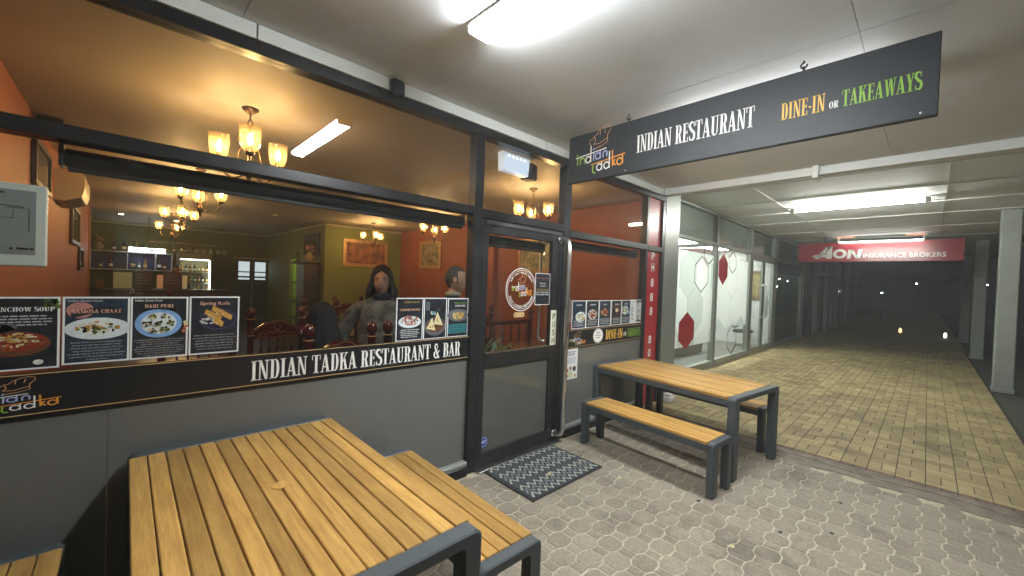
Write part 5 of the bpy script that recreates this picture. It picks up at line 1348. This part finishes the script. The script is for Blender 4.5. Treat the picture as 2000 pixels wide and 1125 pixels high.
CH = [(1.185, .10, PI, 'carved chair backing onto the biggest window, nearest its centre'), (1.80, .12, PI, 'carved chair by the tandoori posters at the biggest window'), (.45, 1.25, PI, 'carved chair behind the spring rolls poster'), (1.15, 1.75, 0, 'carved chair behind the black haired diner'), (2.6, 2.6, .3, 'carved chair in the middle of the room behind the woman in grey'), (2.1, 3.3, 0, 'carved chair further back left of the woman in grey'), (.9, 4.0, 0, 'carved chair in the left row before the bar'), (-.1, 3.2, 0, 'carved chair against the left wall row'),
      (3.0, 1.5, .1, 'carved chair behind the door glass under the round decal'), (3.75, 1.65, -.1, 'carved chair behind the door glass next to its stile'), (2.9, 4.3, 0, 'carved chair near the green wall'), (.3, 6.0, 0, 'carved chair nearest the bar')]
for k, (x, y, rz, lb) in enumerate(CH):
    # local +y is the chair's back
    if k == 0: c0.location = (x, y + .4, FLZ); c0.rotation_euler = (0, 0, PI); c0['label'] = lb
    else: dup(c0, (x, y + (.4 if rz == PI else 0), FLZ), rz, lb)
def dining_table(label, x, y, w, d):
    t = thing('dining_table', label, 'table', (x, y, FLZ), 0, 'dark dining tables')
    MB().box(x - w/2, y - d/2, FLZ + .71, x + w/2, y + d/2, FLZ + .75, c=.008).build('table_top', M_DKWOOD, t)
    for sx in (-1, 1):
        for sy in (-1, 1): MB().lathe([(a * 1.2, b * .7) for a, b in TURN], (x + sx * (w/2 - .07), y + sy * (d/2 - .07), FLZ), 8).build('leg', M_LACQ, t, True)
dining_table('dark dining table between the woman in grey and the window chairs', 1.0, 1.2, .95, .7)
dining_table('dark dining table in the left row behind the street food posters', .2, 2.65, 1.1, .8)
dining_table('dark dining table in the middle of the room', 2.5, 3.6, 1.2, .8)
dining_table('dark dining table near the bar', .3, 5.0, 1.2, .8)
dining_table('dark dining table behind the door glass', 3.5, 2.35, 1.3, .8)
M_NAP = mat('white_napkin', (.6, .58, .54), .8); M_CLEARP = mat('water_glass', (.5, .52, .5), .1)
for k, (x, y, lb) in enumerate(((1.3, .95, 'folded white napkin on the table behind the sign band'), (.75, 1.1, 'white napkin at the wall side of the window table'), (.3, 2.6, 'white napkin on the left row table'))):
    tag(MB().prism([(x - .06, y - .05), (x + .06, y - .05), (x + .04, y + .06), (x - .05, y + .05)], FLZ + .751, FLZ + .775).build('napkin', M_NAP), lb, 'napkin', 'napkins on tables')
tag(MB().lathe([(.028, 0), (.036, .12), (.034, .12), (.026, .01)], (1.38, 1.05, FLZ + .751), 12).build('water_glass', G_WINE, None, True), 'clear water glass on the window table in front of the woman', 'glass')
tag(MB().lathe([(.035, 0), (.05, .1), (.045, .2), (.02, .24), (.022, .28)], (1.3, 1.3, FLZ + .751), 12).build('glass_carafe', G_WINE, None, True), 'glass carafe on the window table by the woman', 'carafe')
bk = thing('wicker_tray', 'shallow tan wicker tray on the table before the bar', 'tray', (.75, 3.0, FLZ + .75)); MB().lathe([(.0001, .004), (.13, .004), (.17, .045), (.165, .045), (.125, .012), (.0001, .012)], (.62, 2.75, FLZ + .752), 18).build('tray_bowl', mat('wicker', '7a5232', .7, var=.3, vscale=80), bk)
# settee with spindle back, seen low through the door
st = thing('spindle_settee', 'dark wooden settee with spindle back seen low through the door glass', 'settee', (3.0, .95, FLZ))
MB().box(2.62, .93, FLZ + 1.10, 3.95, .985, FLZ + 1.15, c=.01).build('top_rail', M_LACQ, st); MB().box(2.62, .94, FLZ + .5, 3.95, .975, FLZ + .55).build('lower_rail', M_LACQ, st); MB().box(2.62, .96, FLZ + .38, 3.95, 1.4, FLZ + .46, c=.01).build('seat', M_SEATF, st)
for k in range(9): MB().lathe([(.009, 0), (.017, .13), (.009, .27), (.017, .41), (.009, .547)], (2.72 + k * .145, .957, FLZ + .551), 8).build('spindle', M_LACQ, st, True)
for x in (2.62, 3.95):
    MB().lathe(TURN + [(.03, 1.1), (.036, 1.16), (.02, 1.19), (.036, 1.225), (.03, 1.27), (.001, 1.30)], (x, .957, FLZ), 10).build('end_post', M_LACQ, st, True)
    MB().lathe([(a, b * .4) for a, b in TURN], (x + (.04 if x < 3 else -.04), 1.36, FLZ), 8).build('leg', M_LACQ, st, True)
pt_ = thing('potted_plant', 'leafy green potted plant low behind the door glass', 'plant', (2.75, .5, FLZ))
MB().lathe([(.13, 0), (.18, .5), (.19, .5), (.17, .46), (.001, .46)], (2.75, .5, FLZ), 16).build('pot', mat('dark_pot', (.03, .03, .03), .5), pt_)
lv = MB()
for k in range(60):
    a, L_ = random.uniform(0, 6.28), random.uniform(.3, .62); h = random.uniform(.25, .62)
    P0 = Vector((2.75 + random.uniform(-.1, .1), .5 + random.uniform(-.05, .05), FLZ + .46)); d = Vector((math.cos(a) * 1.1, math.sin(a) * .45, 0)); n_ = Vector((-math.sin(a), math.cos(a), 0)) * .016
    q = [P0, P0 + d * L_ * .3 + Vector((0, 0, h * .8)), P0 + d * L_ * .65 + Vector((0, 0, h)), P0 + d * L_ + Vector((0, 0, h * .75))]
    lv.add([q[0] - n_ * .4, q[0] + n_ * .4, q[1] - n_, q[1] + n_, q[2] - n_, q[2] + n_, q[3]], [(0, 1, 3, 2), (2, 3, 5, 4), (4, 5, 6)])
tag(lv.build('foliage', mat('plant_leaf_green', '4d5f38', .5, var=.3, vscale=20), pt_), kind='stuff')

# ================================================================== PEOPLE
M_SKIN = mat('skin_tone_fair', 'bb8c74', .5, var=.08, vscale=14); M_SKIN2 = mat('skin_tone_tan', '8a5c44', .5, var=.08, vscale=14)
M_LIP = mat('lip_tone', '7a3f38', .5); M_EYE = mat('eye_dark', (.02, .015, .012), .2); M_EYEW = mat('eye_white', (.5, .48, .45), .3)
def head_mesh(m, c, yaw_, skin, lip, eye, eyew, s=1.0, tilt=0.0, crop=None):
    """sculpted head looking along local -y turned by yaw_; c is the skull centre"""
    ca, sa = math.cos(yaw_), math.sin(yaw_)
    def W(x, y, z):
        x, y, z = x * s, y * s, z * s
        y, z = y * math.cos(tilt) - z * math.sin(tilt), y * math.sin(tilt) + z * math.cos(tilt)
        return (c[0] + x * ca - y * sa, c[1] + x * sa + y * ca, c[2] + z)
    nu, nv = 32, 24; V = []; Q = []
    for i in range(nv + 1):
        th = PI * i / nv
        for j in range(nu):
            ph = 2 * PI * j / nu
            x, y, z = .076 * math.sin(th) * math.sin(ph), -.096 * math.sin(th) * math.cos(ph), .118 * math.cos(th)
            if z < 0:
                k = min(1, -z / .118); x *= 1 - .3 * k * k; y = y * (1 - .12 * k) - .012 * k if y < 0 else y * (1 - .45 * k)
            if y < -.03:
                f = math.exp(-(x / .014) ** 2)
                y -= f * (.024 * math.exp(-((z + .018) / .02) ** 2) + .01 * math.exp(-((z - .012) / .025) ** 2))   # nose
                y += .010 * math.exp(-((abs(x) - .031) / .016) ** 2 - ((z - .006) / .013) ** 2)                     # eye sockets
                y -= .005 * math.exp(-(x / .03) ** 2 - ((z + .055) / .012) ** 2)                                    # lips
                y -= .007 * math.exp(-(x / .02) ** 2 - ((z + .092) / .016) ** 2)                                    # chin
            if crop and crop(x, y, z): k = 1.035; x, y, z = x * k, y * k, z * k
            Q.append((x, y, z)); V.append(W(x, y, z))
    F = [(i * nu + j, i * nu + (j + 1) % nu, (i + 1) * nu + (j + 1) % nu, (i + 1) * nu + j) for i in range(nv) for j in range(nu)]
    m.add(V, [f[::-1] for f in F], skin)
    if crop:
        for k, f in enumerate(F):
            c_ = [sum(Q[i][q] for i in f) / 4 for q in range(3)]
            if crop(*c_): m.m[len(m.m) - len(F) + k] = 7
    for sx in (-1, 1):
        n0 = len(m.v); m.ball((0, 0, 0), .0095, 8, 6, eyew); m.v[n0:] = [W(p[0] + sx * .031, p[1] - .079, p[2] + .006) for p in m.v[n0:]]
        n0 = len(m.v); m.ball((0, 0, 0), .0052, 8, 6, eye); m.v[n0:] = [W(p[0] + sx * .031, p[1] - .086, p[2] + .006) for p in m.v[n0:]]
        n0 = len(m.v); m.ball((0, 0, 0), .03, 8, 6, skin); m.v[n0:] = [W(p[0] * .35 + sx * .077, p[1] * .6 + .008, p[2] - .006) for p in m.v[n0:]]
        n0 = len(m.v); m.tube([(sx * .045, -.083, .024), (sx * .03, -.090, .030), (sx * .016, -.093, .026)], .0035, 5, eye); m.v[n0:] = [W(*p) for p in m.v[n0:]]
    n0 = len(m.v); m.tube([(-.022, -.091, -.053), (0, -.099, -.056), (.022, -.091, -.053)], [.003, .0055, .003], 6, lip); m.v[n0:] = [W(*p) for p in m.v[n0:]]
    return W
def skin_body(joints, bones, sub=2):
    """grow one continuous body over a jointed skeleton"""
    names = list(joints); me = bpy.data.meshes.new('body_skeleton')
    me.from_pydata([joints[n][:3] for n in names], [(names.index(a), names.index(b)) for a, b in bones], [])
    ob = bpy.data.objects.new('body_skeleton', me); COL.objects.link(ob)
    sk = ob.modifiers.new('skin', 'SKIN'); sk.use_smooth_shade = True
    for n, sv in zip(names, me.skin_vertices[0].data):
        r = joints[n][3]; sv.radius = r if isinstance(r, tuple) else (r, r); sv.use_root = (n == 'pelvis')
    ss = ob.modifiers.new('sub', 'SUBSURF'); ss.levels = sub
    dg = bpy.context.evaluated_depsgraph_get(); ev = ob.evaluated_get(dg); m2 = ev.to_mesh()
    V = [tuple(v.co) for v in m2.vertices]; F = [tuple(p.vertices) for p in m2.polygons]
    ev.to_mesh_clear(); bpy.data.objects.remove(ob); bpy.data.meshes.remove(me)
    return V, F
def hair_shell(W, length, spread, front, m=None, n=44, rows=16, wob=.005, top=1.1):
    """hair as a thick shell: cap over the skull, then hanging locks; front: half-angle (deg) left open for the face"""
    m = m or MB(); V = []
    for layer in (1.0, .9):
        for i in range(rows + 1):
            t = i / rows
            for j in range(n + 1):
                tt = min(1, max(0, (t / .5 * 90 - 38) / 30)); fr_ = front * tt * tt * (3 - 2 * tt)
                a = math.radians(fr_ + (360 - 2 * fr_) * j / n)
                lk = 1 + wob * 14 * math.sin(j * 1.9) * math.sin(i * .5 + j) * (.4 + t)
                if t < .5:
                    th = PI * .5 * (t / .5); k = layer * top * (1 if t > 0 else 1)
                    fx = math.sin(th)
                    x, y, z = .083 * k * fx * math.sin(a), -.104 * k * fx * math.cos(a) + .004, .125 * k * math.cos(th)
                else:
                    q = (t - .5) / .5; r = layer * top * (1 + spread * math.sin(q * PI * .6))
                    x, y, z = .083 * r * math.sin(a) * lk, -.104 * r * math.cos(a) * lk + .004 + .02 * q, -length * q
                V.append(W(x, y, z))
    m0 = (rows + 1) * (n + 1)
    F = []
    for L_ in (0, 1):
        for i in range(rows):
            for j in range(n):
                q = tuple(L_ * m0 + v for v in (i * (n + 1) + j, i * (n + 1) + j + 1, (i + 1) * (n + 1) + j + 1, (i + 1) * (n + 1) + j))
                F.append(q if L_ else q[::-1])
    for j in range(n): F.append((rows * (n + 1) + j, rows * (n + 1) + j + 1, m0 + rows * (n + 1) + j + 1, m0 + rows * (n + 1) + j))
    for i in range(rows):
        for j in (0, n): F.append((i * (n + 1) + j, (i + 1) * (n + 1) + j, m0 + (i + 1) * (n + 1) + j, m0 + i * (n + 1) + j))
    return m.add(V, F)
def strands(W, length, spread, front, top, n=260, seed=3):
    rr = random.Random(seed); m = MB()
    for _ in range(n):
        a = math.radians(front + (360 - 2 * front) * rr.random()); k0 = top * rr.uniform(1.0, 1.07); L_ = length * rr.uniform(.85, 1.12); wv = rr.uniform(-.12, .12); ph = rr.uniform(0, 6)
        pts = []
        for i in range(13):
            t = i / 12
            if t < .5:
                th = PI * (.04 + .46 * t / .5); x, y, z = .083 * k0 * math.sin(th) * math.sin(a), -.104 * k0 * math.sin(th) * math.cos(a) + .004, .125 * k0 * math.cos(th)
            else:
                q = (t - .5) / .5; r = k0 * (1 + spread * math.sin(q * PI * .6)); a2 = a + wv * q + .05 * math.sin(q * 7 + ph)
                x, y, z = .083 * r * math.sin(a2), -.104 * r * math.cos(a2) + .004 + .02 * q, -L_ * q
            pts.append(W(x, y, z))
        m.tube(pts, [.0035] * 11 + [.0025, .001], 4, caps=False)
    return m
def hand(J, B, side, wrist, dirv, across):
    """palm and five bent fingers grown from the wrist"""
    w, d, a = Vector(wrist), Vector(dirv).normalized(), Vector(across).normalized()
    nrm = d.cross(a).normalized()
    k = 'palm' + side; J[k] = (*(w + d * .06), (.024, .016)); B.append(('wrist' + side, k))
    for f, (o, L_) in enumerate(((-.027, .07), (-.009, .08), (.009, .075), (.026, .06))):
        b0, b1, b2 = w + d * .095 + a * o, w + d * (.095 + L_ * .5) + a * o * 1.1 + nrm * .008, w + d * (.095 + L_ * .9) + a * o * 1.1 + nrm * .026
        for q, p in enumerate((b0, b1, b2)): J['f%d%d%s' % (f, q, side)] = (*p, .0085 if q < 2 else .007)
        B += [(k, 'f%d0%s' % (f, side)), ('f%d0%s' % (f, side), 'f%d1%s' % (f, side)), ('f%d1%s' % (f, side), 'f%d2%s' % (f, side))]
    t0, t1 = w + d * .05 - a * .04, w + d * .085 - a * .058 + nrm * .012
    J['th0' + side] = (*t0, .011); J['th1' + side] = (*t1, .009); B += [(k, 'th0' + side), ('th0' + side, 'th1' + side)]
def person(label, loc, rz, seated, mats, assign, hy, broad=1.0, hs=1.0, sh_z=None, tilt=0.0, arms='down', chest=.13, crop=None, hairm=None, hip=None, neck=.735):
    """local -y is the way the body faces; mats: skin, top, trousers, shoe; hy: head turn"""
    t = thing('person', label, 'person', loc, rz)
    hip = hip or (.50 if seated else .90)
    b = broad; T = hip
    J = {'pelvis': (0, 0, T, (.155 * b, .125 * b)), 'waist': (0, .0, T + .18, (.15 * b, chest * .95)), 'chest': (0, .0, T + .33, (.15 * b, chest)), 'upperchest': (0, .012, T + .445, (.105 * b, .085)), 'neckbase': (0, .012, T + .525, (.062, .06)), 'neck': (0, .0, T + .58, .055), 'skullbase': (0, -.005, T + .64, .05)}
    B = [('pelvis', 'waist'), ('waist', 'chest'), ('chest', 'upperchest'), ('upperchest', 'neckbase'), ('neckbase', 'neck'), ('neck', 'skullbase')]
    for s, n in ((-1, 'L'), (1, 'R')):
        J['sh' + n] = (s * (.05 + .12 * b), .015, T + .425, .066 * (b * .5 + .5))
        if arms == 'down':
            J['el' + n] = (s * (.07 + .19 * b), .03, T + .17, .06 * (b * .5 + .5)); J['wrist' + n] = (s * (.07 + .17 * b), -.10, T - .06, .032); dv = (0, -.35, -1)
        else:
            J['el' + n] = (s * .27 * b, -.05, T + .19, .05 * (b * .5 + .5)); J['wrist' + n] = (s * .16, -.30, T + .17, .032); dv = (-s * .3, -1, 0)
        B += [('upperchest', 'sh' + n), ('sh' + n, 'el' + n), ('el' + n, 'wrist' + n)]
        hand(J, B, n, J['wrist' + n][:3], dv, (s * .0 - (0 if arms == 'down' else s), -1 if arms == 'down' else 0, 0))
        if seated:
            J['kn' + n] = (s * .13, -.44, .5, .072); J['an' + n] = (s * .13, -.42, .09, .045)
        else:
            J['kn' + n] = (s * .11, -.01, .48, .07); J['an' + n] = (s * .11, .03, .085, .045)
        J['hp' + n] = (s * .1, -.06 if seated else 0, T - .03, .095 * (b * .5 + .5)); J['toe' + n] = (s * .13, J['an' + n][1] - .17, .04, .035)
        B += [('pelvis', 'hp' + n), ('hp' + n, 'kn' + n), ('kn' + n, 'an' + n), ('an' + n, 'toe' + n)]
    V, F = skin_body(J, B)
    m = MB(); n0 = 0
    m.add(V, F)
    for k, f in enumerate(F):
        cx = sum(V[i][0] for i in f) / len(f); cy_ = sum(V[i][1] for i in f) / len(f); cz = sum(V[i][2] for i in f) / len(f)
        m.m[k] = assign(cx, cy_, cz, T)
    W = head_mesh(m, (0, -.018, T + neck), hy, 0, 4, 5, 6, hs, tilt, crop)
    bo = m.build('body', mats + [M_LIP, M_EYE, M_EYEW, hairm or M_EYE], t, True, True)
    return t, W, T, J
def clothes(cx, cy_, cz, T):
    if cz > T + .535: return 0
    if cz < .1: return 3
    if cz < T - .02 and abs(cx) < .22: return 2
    if abs(cx) > .2 and cz < T - .02: return 0
    return 1
def clothes_sit(cx, cy_, cz, T):
    if cz > T + .56 : return 0
    if cz < .1: return 3
    if cz < T + .10 and abs(cx) < .24: return 2
    if cy_ < -.26 and cz > .55: return 0
    return 1
M_SHOE = mat('black_shoe', (.015, .015, .015), .5); M_TROUS = mat('dark_trousers', (.02, .02, .025), .8)
M_KNIT = mat('mottled_grey_knit', '2a2826', .95, var=.35, vscale=13, col2='6a6661', bump=.5, bscale=90); M_NAVYJ = mat('navy_jumper', (.01, .013, .024), .9, bump=.3, bscale=120)
M_HBROWN = mat('dark_brown_hair', (.02, .014, .011), .65, spec=.3, var=.4, vscale=60, stretch=(1, 1, .08)); M_HBLACK = mat('black_hair', (.008, .008, .01), .6, spec=.3, var=.4, vscale=60, stretch=(1, 1, .08)); M_HGREY = mat('short_grey_hair', (.05, .045, .04), .7, var=.5, vscale=80)
CROP = lambda x, y, z: z > .078 - max(0, -y - .05) * .2 or (y > -.012 and z > -.035) or (y > .04 and z > -.075)
pw, W, T, J = person('woman in a mottled grey jumper standing behind the window chairs', (1.80, .93, FLZ), math.radians(-34), False, [M_SKIN, M_KNIT, M_TROUS, M_SHOE], clothes, 0.05, 1.6, 1.12, chest=.19, neck=.70)
hw_ = hair_shell(W, .14, .34, 50, wob=.004).build('hair', M_HBROWN, pw, True, True); tag(strands(W, .145, .36, 48, 1.1).build('hair_strands', M_HBROWN, hw_, True, True), kind='stuff')
MB().lathe([(.082, 0), (.088, .03), (.075, .06), (.068, .055), (.075, .0)], (0, .003, T + .525), 20).build('collar', mat('black_collar', (.012, .012, .013), .9), pw, True, True)
tg = MB().box(.16, -.215, T - .04, .2, -.21, T + .13).build('hanging_tag', M_PAPER, pw, local=True); MB().box(.168, -.217, T + .0, .192, -.2155, T + .09).build('tag_print', P_BLACK, tg, local=True)
pm, W, T, J = person('man with short grey hair in a navy jumper facing the door', (2.32, .47, FLZ - .0), math.radians(42), False, [M_SKIN, M_NAVYJ, M_TROUS, M_SHOE], clothes, math.radians(12), 1.3, 1.12, chest=.15, crop=CROP, hairm=M_HGREY, hip=.95, neck=.695)
MB().lathe([(.07, 0), (.082, .015), (.074, .045), (.066, .04)], (0, .003, T + .53), 18).build('shirt_collar', mat('patterned_collar', '8a8578', .8, var=.5, vscale=120), pm, True, True)
pb, W, T, J = person('diner with long black hair seated with back to the window', (1.16, .66, FLZ + .02), math.radians(160), True, [M_SKIN2, mat('dark_top', (.015, .015, .02), .9), M_TROUS, M_SHOE], clothes_sit, 0.1, .95, 1.0, arms='table')
hb_ = hair_shell(W, .36, .6, 48, wob=.006, top=1.25).build('hair', M_HBLACK, pb, True, True); tag(strands(W, .38, .62, 46, 1.26, 420).build('hair_strands', M_HBLACK, hb_, True, True), kind='stuff')
pf, W, T, J = person('dark haired diner seated far behind beside the orange wall', (3.55, 4.2, FLZ), math.radians(-60), True, [M_SKIN2, mat('dark_top', (.015, .015, .02), .9), M_TROUS, M_SHOE], clothes_sit, 0.3, 1.0, 1.0, arms='table', crop=CROP, hairm=M_HBLACK)
pk, W, T, J = person('staff member in dark clothes standing behind the bar', (1.0, 11.5, FLZ + .0), math.radians(-10), False, [M_SKIN2, M_NAVYJ, M_TROUS, M_SHOE], clothes, 0.1, 1.05, 1.0, crop=CROP, hairm=M_HBLACK)

# ================================================================== HAZE VOLUME
hz = MB().box(-5.5, -14, -1.0, 70, 14.2, 7.6).build('haze', mat('unused_haze_surface', (1, 1, 1)))
hm = bpy.data.materials.new('pale_haze'); hm.use_nodes = True
hn = hm.node_tree; hn.nodes.clear()
pv = hn.nodes.new('ShaderNodeVolumePrincipled'); pv.inputs['Color'].default_value = (.82, .86, .85, 1); pv.inputs['Density'].default_value = 0.0068; pv.inputs['Anisotropy'].default_value = 0.2
ho = hn.nodes.new('ShaderNodeOutputMaterial'); hn.links.new(pv.outputs[0], ho.inputs['Volume'])
hz.data.materials[0] = hm
tag(hz, kind='stuff')
